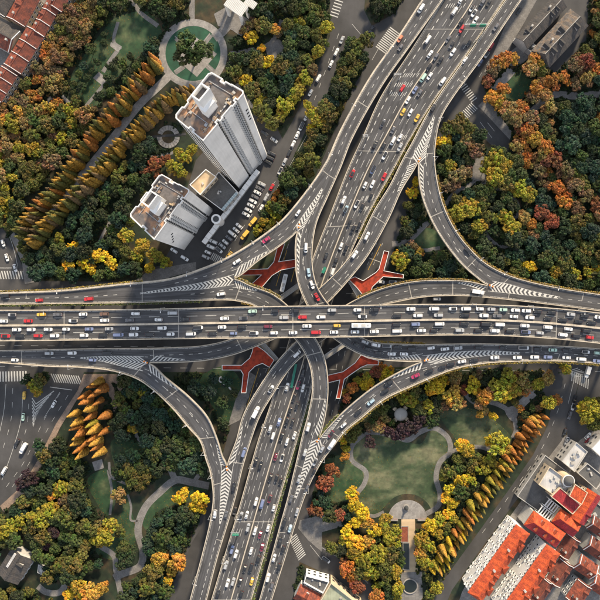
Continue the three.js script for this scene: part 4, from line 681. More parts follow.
// dark-tiled halls at the upper right
pitched('dark_hall', { c: [541, 22], L: 30, W: 8.5, ang: 133, eave: 7, rise: 2.6, roof: M.tileDark, wall: M.wallGrey, ridge: M.concrete, label: 'long dark-tiled hall beside the ramp at the upper right', group: 'dark-tiled halls', chimneys: [[6, 2], [-8, 2]], dormers: [[-10, -2, 1.5], [-6, -2, 1.5], [10, 2, 1.5]] });
pitched('dark_hall', { c: [560, 38], L: 30, W: 12.5, ang: 133, eave: 7.5, rise: 3.4, roof: M.tileDark, wall: M.wallGrey, hip: .12, ridge: M.concrete, roof2: tileMat([104, 98, 94], [150, 126, 104], 361), label: 'wider dark-tiled hall with dormers nearer the orange trees', group: 'dark-tiled halls', dormers: [[-9, -3, 2.2], [-2, 3, 2.4], [9, -3, 2.2], [10, 3, 2.2], [3, -3, 2.2]], chimneys: [[5, 2.5]] });
flatBlock('hall_link', [[527, 40], [541, 50], [537, 57], [522, 46]], 4, M.roofGrey, M.wallGrey, 'low grey link in front of the dark-tiled halls', { units: 2 });
// dark-roofed house at the lower left
pitched('dark_house', { c: [15, 566], L: 15, W: 12.5, ang: 122, eave: 6, rise: 2.4, roof: M.tileDark, wall: M.wallGrey, label: 'dark-roofed house with a white skylight strip at the lower left', dormers: [[-3, -3, 1.8]] });
{ const p = P(10.5, 561, 8.4), t = thing('roof_light', 'white skylight strip on the dark roof at the lower left', 'skylight', null, V3(p.x, 0, p.z)); t.rotation.y = -122 * Math.PI / 180; mesh('glazing', new GB().box(V3(0, 7.2, 0), 8.4, .7, 1.3).build(), M.roofPale, t); for (let i = -3; i <= 3; i++) mesh('glazing_bar', new GB().box(V3(i * 1.2, 7.88, 0), .12, .1, 1.4).build(), M.metal, t); }
flatBlock('white_kiosk', [[39, 564], [44, 567], [42, 574], [38, 572]], 3, M.roofPale, M.wallWhite, 'small white kiosk beside the dark-roofed house', { units: 1 });
// walled house at the bottom edge
flatBlock('walled_house', [[306, 575], [329, 581], [323, 592.5], [304, 582]], 8, M.roofGrey, M.wallWhite, 'white-walled house with dark flat roof at the bottom edge', { units: 2, rim: M.whitePaint, par: 1.1 });
pitched('red_bottom_house', { c: [309, 598], L: 14, W: 8, ang: 28, eave: 7, rise: 2.4, roof: M.tileRust, wall: M.wallWhite, label: 'rust-roofed house at the bottom edge', chimneys: [[3, 1]], dormers: [[-2, -1.8, 1.4]] });
flatBlock('rimmed_building', [[331, 582], [362, 606], [352, 622], [318, 604]], 9, mat({ map: M.roofPale.map, color: lin(.62, .68, .5) }), M.wallCream, 'building with a pale green flat roof and cream rim at the bottom edge', { units: 3, rim: M.wallCream, par: 1.4 });
// white memorial gate at the top
{
  const p = P(236, 6, 12), t = thing('memorial_gate', 'white ribbed-roof gate on tall legs at the top edge', 'gate', null, V3(p.x, 0, p.z)); t.rotation.y = -35 * Math.PI / 180;
  for (const [x, z, w, d, y] of [[0, 0, 11, 7, 12], [-7, -3, 6, 5, 10.5], [5, -6, 6, 4, 10.5]]) { const s = mesh('roof_slab', new GB().box(V3(x, y, z), w, .7, d).build(), M.wallGrey, t); for (let i = 0; i < w * 1.2; i++) mesh('roof_rib', new GB().box(V3(x - w / 2 + .4 + i / 1.2, y + .7, z), .2, .16, d - .2).build(), M.whitePaint, s); }
  for (const [x, z] of [[-4.6, 2.6], [4.6, 2.6], [-4.6, -2.6], [4.6, -2.6], [-8.6, -4]]) mesh('leg', new GB().box(V3(x, 0, z), 1.6, 11.98, 1.2).build(), M.wallWhite, t);
}
// white ring monument beside the towers
{
  const p = P(168.5, 137), t = thing('ring_monument', 'white stone ring set in the garden left of the taller tower', 'monument', null, V3(p.x, 0, p.z));
  for (let i = 0; i < 20; i++) { if (i === 9 || i === 0) continue; const g = new THREE.RingGeometry(3.6, 6.2, 3, 1, i * Math.PI / 10 + .02, Math.PI / 10 - .03), e = new THREE.ExtrudeGeometry(new THREE.Shape([...Array(5)].map((_, k) => new THREE.Vector2(6.2 * Math.cos(i * .31416 + .02 + k * .071), 6.2 * Math.sin(i * .31416 + .02 + k * .071))).concat([...Array(5)].map((_, k) => new THREE.Vector2(3.6 * Math.cos(i * .31416 + .02 + (4 - k) * .071), 3.6 * Math.sin(i * .31416 + .02 + (4 - k) * .071))))), { depth: .5, bevelEnabled: false }).rotateX(-Math.PI / 2); mesh('stone', e, M.stone, t); g.dispose(); }
  block([...Array(16)].map((_, i) => V3(p.x + 7 * Math.cos(i * .3927), 0, p.z + 7 * Math.sin(i * .3927)))); path([[152, 137], [186, 134]], 1.4, M.asphalt, .1);
}
// round pavilion in the lower right park
{
  const p = P(401, 414.5, 4), t = thing('pavilion', 'round grey-roofed pavilion with four small wings in the lower right park', 'pavilion', null, V3(p.x, 0, p.z)); block([...Array(12)].map((_, i) => V3(p.x + 5 * Math.cos(i * .5236), 0, p.z + 5 * Math.sin(i * .5236))));
  mesh('roof', new THREE.LatheGeometry([[3.5, 0], [3.3, .5], [2.6, .9], [1.2, 1.3], [.05, 1.5]].map(v => new THREE.Vector2(...v)), 28).translate(0, 3.6, 0), M.concrete, t); mesh('eave_ring', new THREE.TorusGeometry(3.45, .14, 6, 32).rotateX(Math.PI / 2).translate(0, 3.6, 0), M.concrete, t);
  for (let i = 0; i < 8; i++) mesh('column', new THREE.CylinderGeometry(.16, .18, 3.6, 8).translate(3 * Math.cos(i * .7854), 1.8, 3 * Math.sin(i * .7854)), M.whitePaint, t);
  for (const a of [.7, 2.27, 3.84, 5.41]) mesh('wing', new GB().box(V3(4.2 * Math.cos(a), 0, 4.2 * Math.sin(a)), 1.5, 2.4, 1.9, -a).build(), M.wallCream, t);
}
// half-round plaza: planter with a clipped bush, walls, and the water axis
{
  const p = P(406, 507.5), t = thing('statue_plinth', 'dark statue on a round plinth in the half-round plaza', 'statue', null, V3(p.x, .16, p.z));
  mesh('plinth', new THREE.CylinderGeometry(1.7, 1.8, .8, 24).translate(0, .4, 0), M.stone, t); mesh('figure', new THREE.LatheGeometry([[1.3, 0], [1.25, .5], [.7, 1.0], [.5, 1.9], [.62, 2.4], [.3, 2.7], [.36, 3.1], [.05, 3.4]].map(v => new THREE.Vector2(...v)), 14).translate(0, .8, 0), M.glassDark, t);
  const pools = [[[404.5, 534, 4.2, 9], 'reddish planting trough on the axis below the half-round plaza', M.brick], [[406, 556, 3.8, 15], 'long dark water basin on the axis below the half-round plaza', M.water]];
  for (const [[x, y, w, d], lab, m] of pools) { const c = P(x, y), b = thing('basin', lab, 'basin', 'basins on the park axis', V3(c.x, .1, c.z)); mesh('rim', new GB().ring([V3(-w / 2, 0, -d / 2), V3(w / 2, 0, -d / 2), V3(w / 2, 0, d / 2), V3(-w / 2, 0, d / 2)], .35, 0, .4).build(), M.stone, b); mesh('surface', new GB().flat([V3(-w / 2 + .3, 0, -d / 2 + .3), V3(w / 2 - .3, 0, -d / 2 + .3), V3(w / 2 - .3, 0, d / 2 - .3), V3(-w / 2 + .3, 0, d / 2 - .3)], .25).build(), m, b); }
  const c = P(410, 586), b = thing('round_pool', 'round dark pool with a pale rim at the bottom edge of the park', 'pool', null, V3(c.x, .12, c.z)); mesh('rim', new THREE.TorusGeometry(4, .4, 8, 36).rotateX(Math.PI / 2).translate(0, .2, 0), M.stone, b); mesh('water', new THREE.CircleGeometry(3.8, 36).rotateX(-Math.PI / 2).translate(0, .22, 0), M.water, b);
  for (const x of [-1, 1]) { const q = P(407.5 + x * 15, 519.5), s = thing('low_wall', x < 0 ? 'low stone wall at the left end of the half-round plaza' : 'low stone wall at the right end of the half-round plaza', 'wall', 'plaza end walls', V3(q.x, 0, q.z)); mesh('wall', new GB().box(V3(0, 0, 0), 5.5, .9, .7).build(), M.brick, s); mesh('coping', new GB().box(V3(0, .9, 0), 5.7, .15, .9).build(), M.stone, s); }
}
// curled white sculpture wall on the small lawn under the ramps
{ const c = smooth(poly([[222, 378], [225, 380], [224, 384], [228, 386], [231, 390], [231, 395]]), false, 8), t = thing('sculpture_wall', 'curled white sculpture on the small lawn under the ramps', 'sculpture'); mesh('ribbon_wall', wallAlong(c, .9, 1.1), M.wallWhite, t); const e = c[0]; mesh('curl', new THREE.TorusGeometry(1.5, .45, 8, 20, 4.6).rotateX(Math.PI / 2).translate(e.x, .5, e.z + .8), M.wallWhite, t); }
// benches of the avenue plaza: white bus-stop shelter and sign gantries on the decks
function gantry(host, u, f0, f1, h, label, signs) {
  const r = roads[host], i = Math.round(u * K), a = r.line(f0)[i], b = r.line(f1)[i], t = thing('sign_gantry', label, 'sign gantry', 'sign gantries over the highway'), d = b.clone().sub(a), ang = Math.atan2(-d.z, d.x), L = d.length();
  for (const p of [a, b]) mesh('post', new GB().box(p, .35, h, .35, ang).build(), M.metal, t);
  const m = a.clone().lerp(b, .5); for (const k of [-.4, .4]) mesh('beam', new GB().box(V3(m.x - Math.sin(ang) * k, m.y + h, m.z - Math.cos(ang) * k), L + .5, .25, .2, ang).build(), M.metal, t);
  for (let k = 0; k < L / 1.4; k++) { const p = a.clone().lerp(b, (k + .5) / (L / 1.4)); mesh('brace', new GB().box(V3(p.x, p.y + h + .02, p.z), .12, .18, .95, ang + (k % 2 ? .7 : -.7)).build(), M.metal, t); }
  for (const [k, w] of signs) { const p = a.clone().lerp(b, k); mesh('sign_panel', new GB().box(V3(p.x + Math.sin(ang) * .7, p.y + h - 1.4, p.z + Math.cos(ang) * .7), w, 2.6, .5, ang).build(), M.signGreen, t); }
}
gantry('NS', 1.55, .64, .99, 6, 'gantry with green signs over the right lanes at the top right', [[.35, 3], [.8, 3]]);
gantry('NS', 2.6, .01, .12, 5, 'short lattice gantry beside the hedge near the top', []);
gantry('NS', 4.05, .01, .1, 5, 'short lattice gantry beside the upper left carriageway', []);
gantry('NS', 12.6, .01, .2, 6, 'short gantry with a green sign on the lower highway', [[.6, 3.4]]);
{ const c = P(293.6, 376, 9.4), t = thing('sign_board', 'long teal board standing along the highway median below the crossing', 'board', null, V3(c.x, 7.2, c.z)), a = Math.atan2(-24, -5); t.rotation.y = -Math.atan2(25, -5); mesh('panel', new GB().box(V3(0, 1, 0), 13, .35, 1.3).build(), M.signGreen, t); for (const x of [-5, 0, 5]) mesh('post', new GB().box(V3(x, 0, 0), .25, 1, .25).build(), M.metal, t); }
{ const c = P(324, 270, 10), t = thing('sign_board', 'small green board on the highway median above the crossing', 'board', null, V3(c.x, 7.2, c.z)); t.rotation.y = 1.1; mesh('panel', new GB().box(V3(0, 1, 0), 3.4, .35, 1.6).build(), M.signGreen, t); mesh('post', new GB().box(V3(0, 0, 0), .25, 1, .25).build(), M.metal, t); }
// crash cushions at the noses
for (const [k, x, y, h, lab] of [['A2', 299, 226, 15.4, 'upper left'], ['D', 318, 440, 14.4, 'bottom'], ['C', 146, 362, 17, 'left'], ['C', 227, 468, 11, 'lower left'], ['G', 491, 286, 16.5, 'right'], ['D', 426, 360, 18, 'lower right'], ['J', 419, 160, 10.8, 'upper right']]) {
  const p = P(x, y, h), n = roads[k].near(x, y), t = thing('crash_cushion', 'orange crash cushion at the ' + lab + ' ramp fork', 'crash cushion', 'crash cushions at ramp forks', V3(p.x, h + .05, p.z)); t.rotation.y = Math.atan2(-n.dir.z, n.dir.x);
  for (let i = 0; i < 3; i++) mesh('barrel', new THREE.CylinderGeometry(.38, .42, 1, 12).translate((i - 1) * .85, .5, 0), i === 1 ? M.whitePaint : M.orange, t);
}

// ---------------------------------------------------------------- vehicles
const paintC = { w: ['white', .72, .72, .71], s: ['silver', .4, .41, .42], g: ['grey', .12, .12, .13], k: ['black', .02, .02, .022], r: ['red', .5, .02, .025], y: ['yellow', .75, .45, .06], b: ['blue-grey', .18, .22, .36], n: ['brown', .16, .09, .06], t: ['pale green', .42, .6, .5], m: ['maroon', .17, .025, .045], o: ['orange', .6, .2, .1], l: ['pale blue', .38, .52, .6], p: ['crimson', .42, .03, .1] };
const carPaint = {}; for (const k in paintC) carPaint[k] = new THREE.MeshPhysicalMaterial({ color: lin(...paintC[k].slice(1)), roughness: .35, clearcoat: .6, clearcoatRoughness: .12, side: THREE.DoubleSide });
M.lampW = mat({ color: lin(.75, .75, .72), roughness: .3 }); M.lampR = mat({ color: lin(.4, .02, .02), roughness: .3 });
function hull(L, W, h, y0, nose, r) {                          // rounded plan, drawn in towards nose and tail, softened upper edge
  const s = new THREE.Shape(), l = L / 2 - .1, w = W / 2 - .1; s.moveTo(-l + r, -w); s.lineTo(l - nose, -w); s.quadraticCurveTo(l - .1, -w * .92, l, -w * .5); s.quadraticCurveTo(l + .06, 0, l, w * .5); s.quadraticCurveTo(l - .1, w * .92, l - nose, w); s.lineTo(-l + r, w); s.quadraticCurveTo(-l, w, -l, w - r); s.lineTo(-l, -w + r); s.quadraticCurveTo(-l, -w, -l + r, -w);
  return new THREE.ExtrudeGeometry(s, { depth: h - .18, bevelEnabled: true, bevelThickness: .09, bevelSize: .1, bevelSegments: 2, curveSegments: 4 }).rotateX(-Math.PI / 2).translate(0, y0 + .09, 0);
}
function carProto(kind) {
  const S = { sedan: [4.6, 1.82, .66, -1.75, 1.0, -1.15, .28, 1.44], suv: [4.7, 1.9, .8, -2.1, 1.05, -1.85, .45, 1.72], van: [5.2, 1.95, .95, -2.45, 1.75, -2.4, 1.2, 2.0], hatch: [4.0, 1.74, .72, -1.85, .95, -1.55, .3, 1.5], estate: [4.75, 1.84, .68, -2.1, 1.05, -1.9, .35, 1.48] }[kind], [L, W, bh, b0, b1, t0, t1, H] = S;
  const t = new THREE.Group(); t.userData = { category: kind === 'van' ? 'van' : 'car' };
  const y = .24 + bh; mesh('body', hull(L, W, bh, .24, .75, .35), carPaint.w, t);
  const wb = W / 2 - .12, wt = W / 2 - .32, q = (x, yy, z) => V3(x, yy, z), B = [q(b1, y - .03, -wb), q(b1, y - .03, wb), q(b0, y - .03, wb), q(b0, y - .03, -wb)], T = [q(t1, H - .05, -wt), q(t1, H - .05, wt), q(t0, H - .05, wt), q(t0, H - .05, -wt)];
  const names = ['windscreen', 'side_window', 'rear_window', 'side_window']; for (let i = 0; i < 4; i++) { const j = (i + 1) % 4; mesh(names[i], new GB().quad(B[i], B[j], T[j], T[i]).build(), M.glass, t); }
  const rs = new THREE.Shape([[t1 + .05, -wt], [t1 + .12, 0], [t1 + .05, wt], [t0 - .05, wt], [t0 - .1, 0], [t0 - .05, -wt]].map(v => new THREE.Vector2(...v))); mesh('roof', new THREE.ExtrudeGeometry(rs, { depth: .03, bevelEnabled: true, bevelThickness: .03, bevelSize: .04, bevelSegments: 1 }).rotateX(-Math.PI / 2).translate(0, H - .06, 0), carPaint.w, t);
  const wg = new THREE.CylinderGeometry(.32, .32, .2, 12).rotateX(Math.PI / 2); for (const x of [-L * .3, L * .31]) for (const z of [-W / 2 + .1, W / 2 - .1]) { const w = mesh('wheel', wg, M.tyre, t); w.position.set(x, .32, z); }
  const hg = new THREE.BoxGeometry(.22, .14, .34); for (const z of [-W / 2 + .38, W / 2 - .38]) { const a = mesh('headlight', hg, M.lampW, t); a.position.set(L / 2 - .12, y - .12, z); const b = mesh('tail_light', hg, M.lampR, t); b.position.set(-L / 2 + .08, y - .14, z); }
  return t;
}
function busProto(L, W, H, kind) {
  const t = new THREE.Group(); t.userData = { category: kind };
  if (kind === 'bus') {
    mesh('body', hull(L, W, H - .4, .35, .3, .3), carPaint.w, t); for (const z of [-W / 2 - .01, W / 2 + .01]) mesh('side_windows', new GB().box(V3(0, 1.5, z), L - 1.2, 1, .06).build(), M.glass, t); mesh('windscreen', new GB().box(V3(L / 2 + .01, 1.3, 0), .06, 1.4, W - .5).build(), M.glass, t);
    for (const x of [-L * .28, L * .12]) mesh('roof_unit', new GB().box(V3(x, H - .08, 0), 2.2, .28, 1.4).build(), M.wallGrey, t); mesh('roof_hatch', new GB().box(V3(L * .34, H - .08, 0), .8, .12, .8).build(), M.metal, t);
  } else {
    mesh('cargo_box', hull(L * .68, W, H - .6, .6, .12, .12).translate(-L * .15, 0, 0), carPaint.w, t); mesh('cab', hull(L * .27, W - .15, H - 1.1, .4, .3, .2).translate(L * .36, 0, 0), carPaint.w, t); mesh('windscreen', new GB().quad(V3(L * .5, 1.2, -.8), V3(L * .5, 1.2, .8), V3(L * .44, H - .62, .7), V3(L * .44, H - .62, -.7)).build(), M.glass, t); mesh('chassis', new GB().box(V3(0, .4, 0), L * .9, .25, .9).build(), M.tyre, t);
  }
  const wg = new THREE.CylinderGeometry(.45, .45, .28, 12).rotateX(Math.PI / 2); for (const x of [-L * .3, L * .34]) for (const z of [-W / 2 + .16, W / 2 - .16]) mesh('wheel', wg, M.tyre, t).position.set(x, .45, z);
  return t;
}
const protos = { car: carProto('sedan'), hatch: carProto('hatch'), estate: carProto('estate'), suv: carProto('suv'), van: carProto('van'), bus: busProto(10.5, 2.5, 3.1, 'bus'), truck: busProto(6.6, 2.2, 2.8, 'truck') };
const fleet = [];
function put(px, py, col, road, where, order, o = {}) {          // where: phrase used in the label; order: 'x' or 'y'
  let y = o.y ?? .07, dir;
  if (road) { const n = roads[road].near(px, py); y = n.y + .03; dir = n.dir.clone(); } else dir = o.dir;
  if (o.flip) dir = dir.clone().negate();
  fleet.push({ px, py, col, y, dir, where, order, type: o.type || pick(['car', 'car', 'car', 'car', 'hatch', 'hatch', 'estate', 'estate', 'suv', 'suv', 'van']), name: o.name });
}
// the east-west highway, lane by lane
const Hrows = [
  ['top lane of the east-west highway', .155, 1, '12s 41y 57.5g 83w 104n 135.5w 172.5s 252.5t 275k 294.7k 332s 357.5w 374.7k 411w 434w 453w 466W 480w 491.5s 503.5t 515.5w 526.5w 538k 552k 571s 585k 599w'],
  ['second lane from top, east-west highway', .36, 1, '3.5w 28r 73w 104.5w 129.5g 158.5w 185k 224.5w 243.5g 284s 302.5r 321w 362.5w 397k 418w 438.5s 465k 484w 497.5g 514w 530w 548k 563k 579k 592k'],
  ['third lane from top, east-west highway', .635, 0, '16.5w 31w 48w 66w 89b 109s 134.5w 162w 198w 222w 242k 268m 307w 337y 396.5k 415.5b 439.5w 464.5k 486k 500w 525w 548w 568.5w 586.5k'],
  ['bottom lane of the east-west highway', .835, 0, '5.5r 20k 38r 54.5w 84w 103k 118.5b 133.5w 149k 170.5w 191w 212.5k 233.5b 254w 274w 293w 316r 334w 355w 374.5w 397w 421.5w 434k 459.5s 478.5k 495w 510k 526b 540s 563w 576.5k 590r']];
const hLine = f => roads.H.line(f).map(toPx);
for (const [where, f, flip, list] of Hrows) { const ln = hLine(f); for (const tkn of list.split(' ')) { const c = tkn.slice(-1), x = +tkn.slice(0, -1); let i = 1; while (i < ln.length - 1 && ln[i][0] < x) i++; const k = (x - ln[i - 1][0]) / (ln[i][0] - ln[i - 1][0]); put(x, ln[i - 1][1] + (ln[i][1] - ln[i - 1][1]) * k, c.toLowerCase(), 'H', where, 'x', { flip: !!flip, type: c === 'W' ? 'van' : undefined }); } }
{ const p = hLine(.635), q = p.reduce((a, b) => Math.abs(b[0] - 361) < Math.abs(a[0] - 361) ? b : a); put(361, q[1], 'w', 'H', 'third lane from top, east-west highway', 'x', { type: 'bus' }); }
function lot(road, where, order, flip, s) { for (const tk of s.trim().split(/\s+/)) { const m = tk.match(/^([\d.]+),([\d.]+)([a-z])([VTB]?)$/); put(+m[1], +m[2], m[3], road, where, order, { flip, type: { V: 'van', T: 'truck', B: 'bus' }[m[4]] }); } }
lot('A1', 'ramp above the highway at the left', 'x', 0, '5,296k 39,300.3r 88.5,299r'); lot('A1', 'ramp curving past the white towers', 'x', 0, '266,240p 236.7,261.7w 298,213w'); lot('E', 'inner left ramp above the highway', 'x', 0, '221,294w');
lot('A2', 'ramp curving down into the crossing', 'y', 0, '306,248wV 308.7,272.5l 312,284.7w 317,297r'); lot('A1', 'narrow top carriageway left of the hedge', 'y', 0, '421,8.7w 400,38.7o 400.5,47.5g');
lot('J', 'ramp below the highway at the left', 'x', 0, '49,353.3s 72,353w 106.7,353k'); lot('C', 'lower lane of the left ramp', 'x', 0, '14.7,360w 92.5,360b');
lot('C', 'curved lower left ramp', 'y', 0, '215,514w'); lot('I', 'ramp left of the lower highway', 'y', 0, '226,514.7g 297,354w 271,389w 256,411.7wT 244,452b 233.7,486.7k');
lot('E', 'lower ramp right of the hedge, left lane', 'y', 0, '308.3,427w 305,452.5s 299,479s 291,499g 284.5,521.7k 280,542k 274,558w 268,577.5w'); lot('D', 'lower ramp right of the hedge, right lane', 'y', 0, '315,462s 314,472k 307,488g 297,512s 290,528.5l 283,549.5k 279,567.5k 271.7,586.5g 322,449s');
lot('D', 'ramp curving round the lower right park', 'x', 0, '331,434m 331.6,444wT 343.6,425w 358.4,412k 371,402l 385,391k 389,382.6k 415.5,376p 429.5,371k 442.5,367k 451,364k 462,361.5w 474.5,360k 495,357.5w'); lot('D', 'lower lane of the ramp at the right edge', 'x', 0, '517.5,357.5w 534.7,357w 548,357b 566.7,357.5w 581,359w 597.5,361b');
lot('A2', 'crowded ramp just below the highway', 'x', 0, '365,342s 356,345k 367.5,349k 376,345w 386.7,346s 397.5,347k 379,353k 391.7,354w 412.5,348.7k 404,354w 431,348w 445,349w 458,348s 479,347.5k'); lot('A2', 'upper lane of the ramp at the right edge', 'x', 0, '503,347.5k 523.7,348w 537.5,349k 553,350t 567,350.5k 586,352w 598,353t');
lot('I', 'cross ramp above the highway on the right', 'x', 0, '478,292wT'); lot('G', 'curved upper right ramp', 'y', 0, '468,251k'); lot('J', 'upper right cross ramp', 'y', 0, '367,236w 354.7,254.5w'); lot('J', 'carriageway right of the hedge, upper right', 'y', 0, '464.7,60w 433,108k'); lot('G', 'right lane of the upper right carriageway', 'y', 0, '496,27g');
lot('NS', 'left half of the upper diagonal highway', 'y', 1, '454.7,11w 428,39.5w 430,54w 402.5,88r 383,123g 375,145k 352.5,173.3r 343.7,200w 346,209l 326,256k 461,0w');
lot('NS', 'right half of the upper diagonal highway', 'y', 0, '461,22k 462,28.7r 448,39g 451.7,44.7g 453,52w 436,56.7g 440.5,60k 429,67k 423,78t 429.7,76w 442.5,81.7wV 415,90b 419.7,93g 471.7,8.3w 474,13w 475.5,20w 483,1.7g 489,2.5k 469,43k 408,100w 403,112y 410.5,112.5w 417,118y 393,130g 393,141w 400,137.5w 383,147k 400,147s 384.7,155.5w 373,169.7b 384,176.7r 365,185w 372.5,184w 371,196.7k 356.7,204w 362,207k 349.5,223k 353,229k 359,226k 341,246w 346,249k 335.5,261.7k 332.5,272.5w');
lot('NS', 'left half of the lower diagonal highway', 'y', 1, '287,387w 279,422b 270,429s 273,436w 256,461k 260.5,465k 256,501.7w 246.7,515w 241,516s 248,527.5s 232,549.7b 236,554w 226,565s 233,581.7s 227.5,583w 218,594k');
lot('NS', 'right half of the lower diagonal highway', 'y', 0, '298,385.5p 303,388w 294,398k 297,406k 290,411k 287,422k 292.5,423k 294.5,435.5w 303,373k 281.7,437k 287,441.7w 275.5,457m 282,458w 270.5,478k 276.5,478.7k 280.5,481.7k 269.7,499m 262,504b 273.7,508w 255,531w 260,535m 268,528w 262,547.5m 251,551w 258,560k 244.7,569k 251,568k 251.7,581.7y 240,582k 241,595k');
function ground(where, order, dirPx, s, o = {}) { const d = V3(dirPx[0], 0, dirPx[1]).normalize(); for (const tk of s.trim().split(/\s+/)) { const m = tk.match(/^([\d.]+),([\d.]+)([a-z])([VTB]?)$/); put(+m[1], +m[2], m[3], null, where, order, { dir: d, y: o.y ?? .09, type: { V: 'van', T: 'truck', B: 'bus' }[m[4]] || o.type }); } }
function parked(where, a, b, n, cols, turn, skip = 0) { const d = V3(b[0] - a[0], 0, b[1] - a[1]).normalize(), r = turn ? V3(-d.z, 0, d.x) : d; for (let i = 0; i < n; i++) { if (rnd() < skip) continue; const k = n > 1 ? i / (n - 1) : 0; put(a[0] + (b[0] - a[0]) * k + rr(-.4, .4), a[1] + (b[1] - a[1]) * k + rr(-.4, .4), pick(cols), null, where, 'y', { dir: r, y: .1, name: 'parked_car', flip: rnd() < .5 }); } }
const wl = ['w', 'w', 'w', 's', 'w', 'g', 'w', 's', 'k'];
parked('parked line on the right of the tower street', [306, 117], [280, 171], 7, wl); parked('parked line by the orange bushes, tower street', [272, 187], [261, 208], 3, ['w', 's', 'w', 'k', 'r']); parked('parked row in front of the taller tower canopy', [262, 184], [246, 214], 8, wl, true); parked('parked row left of the yellow bus', [239, 226], [219, 250], 7, wl, true);
parked('parked cars by the foot of the shorter tower', [213, 242], [206, 257], 4, wl, true); parked('parked cars below the taller tower corner', [264, 133], [274, 140], 2, ['s', 'k']); parked('parked cars near the taller tower entrance', [272, 154], [268, 162], 3, ['k', 'k', 'g'], true); parked('parked cars under the shorter tower wall', [174, 251], [185, 258], 2, ['w', 'g', 'w']);
parked('parked line on the side street at the top', [342, 40], [331, 64], 3, ['w', 'w', 's', 'g']); parked('parked line on the side street beside orange shrubs', [318, 78], [310, 93], 2, ['w', 'g', 's']); ground('side street at the top', 'y', [-.5, .87], '372,29k');
ground('street beside the orange bushes near the towers', 'y', [-.64, .77], '253,222yT 245,235yT 229,255y'); ground('road under the ramps beside the upper left footbridge', 'y', [-.25, .97], '284,283wB');
ground('wide road at the lower left', 'y', [-.1, 1], '24,395.5y 23,417t'); ground('wide road at the lower left', 'y', [-.5, .87], '24,448wT 16.7,443k 53.7,404w 4,471wV'); ground('road at the left edge above the ramps', 'y', [.3, .95], '3,243w 6.7,257.5w 15,268w');
ground('road under the upper right ramp', 'y', [-.55, .84], '490.7,46.7r 486.7,54.7w 480,62.7b 519,11k'); ground('road right of the upper right footbridge', 'x', [1, .03], '381,282w 393,282w'); ground('road between ramp and highway, right', 'x', [1, 0], '437,299w');
ground('street beside the walled house at the bottom', 'x', [.8, .6], '326,559.7wV 333,564w'); ground('tree-lined street beside the grey terrace', 'y', [-.6, .8], '522.5,484w'); ground('street bend at the right', 'y', [-.3, .95], '587,372wT 573,407w 570,415g 565,432k 561,438w 567,441s 566,421r 575,399k'); ground('yard behind the white flat roof at the right', 'x', [.7, -.7], '588,436w 592,430w 588,441r 596,425g');
ground('gap beside the lower highway', 'y', [-.3, .95], '234.7,511g', { y: .06 });
{
  { const kept = []; for (const f of fleet) { const p = P(f.px, f.py, f.y); const hit = kept.some(g => { const q = P(g.px, g.py, g.y), dx = p.x - q.x, dz = p.z - q.z; if (Math.abs(f.y - g.y) > 1.5) return false; const al = Math.abs(dx * f.dir.x + dz * f.dir.z), la = Math.abs(-dx * f.dir.z + dz * f.dir.x), L = (f.type === 'bus' || g.type === 'bus' ? 7.6 : f.type === 'truck' || g.type === 'truck' ? 5.6 : 4.5); return al < L && la < 1.75; }); if (!hit) kept.push(f); } console.log('vehicles kept', kept.length, 'of', fleet.length); fleet.length = 0; fleet.push(...kept); }
  const keyOf = f => [f.where, f.col, protos[f.type].userData.category].join('|'), groups = {}; fleet.forEach(f => (groups[keyOf(f)] ??= []).push(f));
  for (const k in groups) { const a = groups[k]; a.sort((p, q) => p[a[0].order === 'x' ? 'px' : 'py'] - q[a[0].order === 'x' ? 'px' : 'py']); a.forEach((f, i) => { const c = protos[f.type].userData.category, from = f.order === 'x' ? 'left' : 'top', cn = paintC[f.col][0]; f.label = a.length === 1 ? `only ${cn} ${c} in ${f.where}` : `${i ? ord(i + 1) + ' ' : 'first '}${cn} ${c} from ${from}, ${f.where}`; }); }
  for (const f of fleet) {
    const base = f.name && f.type !== 'bus' ? f.name : { car: 'saloon_car', hatch: 'hatchback_car', estate: 'estate_car', suv: 'tall_car', van: 'van', bus: 'bus', truck: 'truck' }[f.type], o = cloneThing(protos[f.type], base, f.label, 'vehicles'), p = P(f.px, f.py, f.y + .8);
    o.position.set(p.x, f.y, p.z); o.rotation.order = 'YXZ'; o.rotation.y = Math.atan2(-f.dir.z, f.dir.x) + rr(-.02, .02); o.rotation.z = Math.asin(Math.max(-.2, Math.min(.2, f.dir.y || 0)));
    const sc = rr(.9, 1); o.scale.set(sc, sc, sc * rr(.97, 1.03)); const dark = !['bus', 'truck'].includes(f.type) && rnd() < .16; o.traverse(c => { if (c.isMesh && c.material === carPaint.w) c.material = dark && c.name === 'roof' ? carPaint.k : carPaint[f.col]; });
  }
}
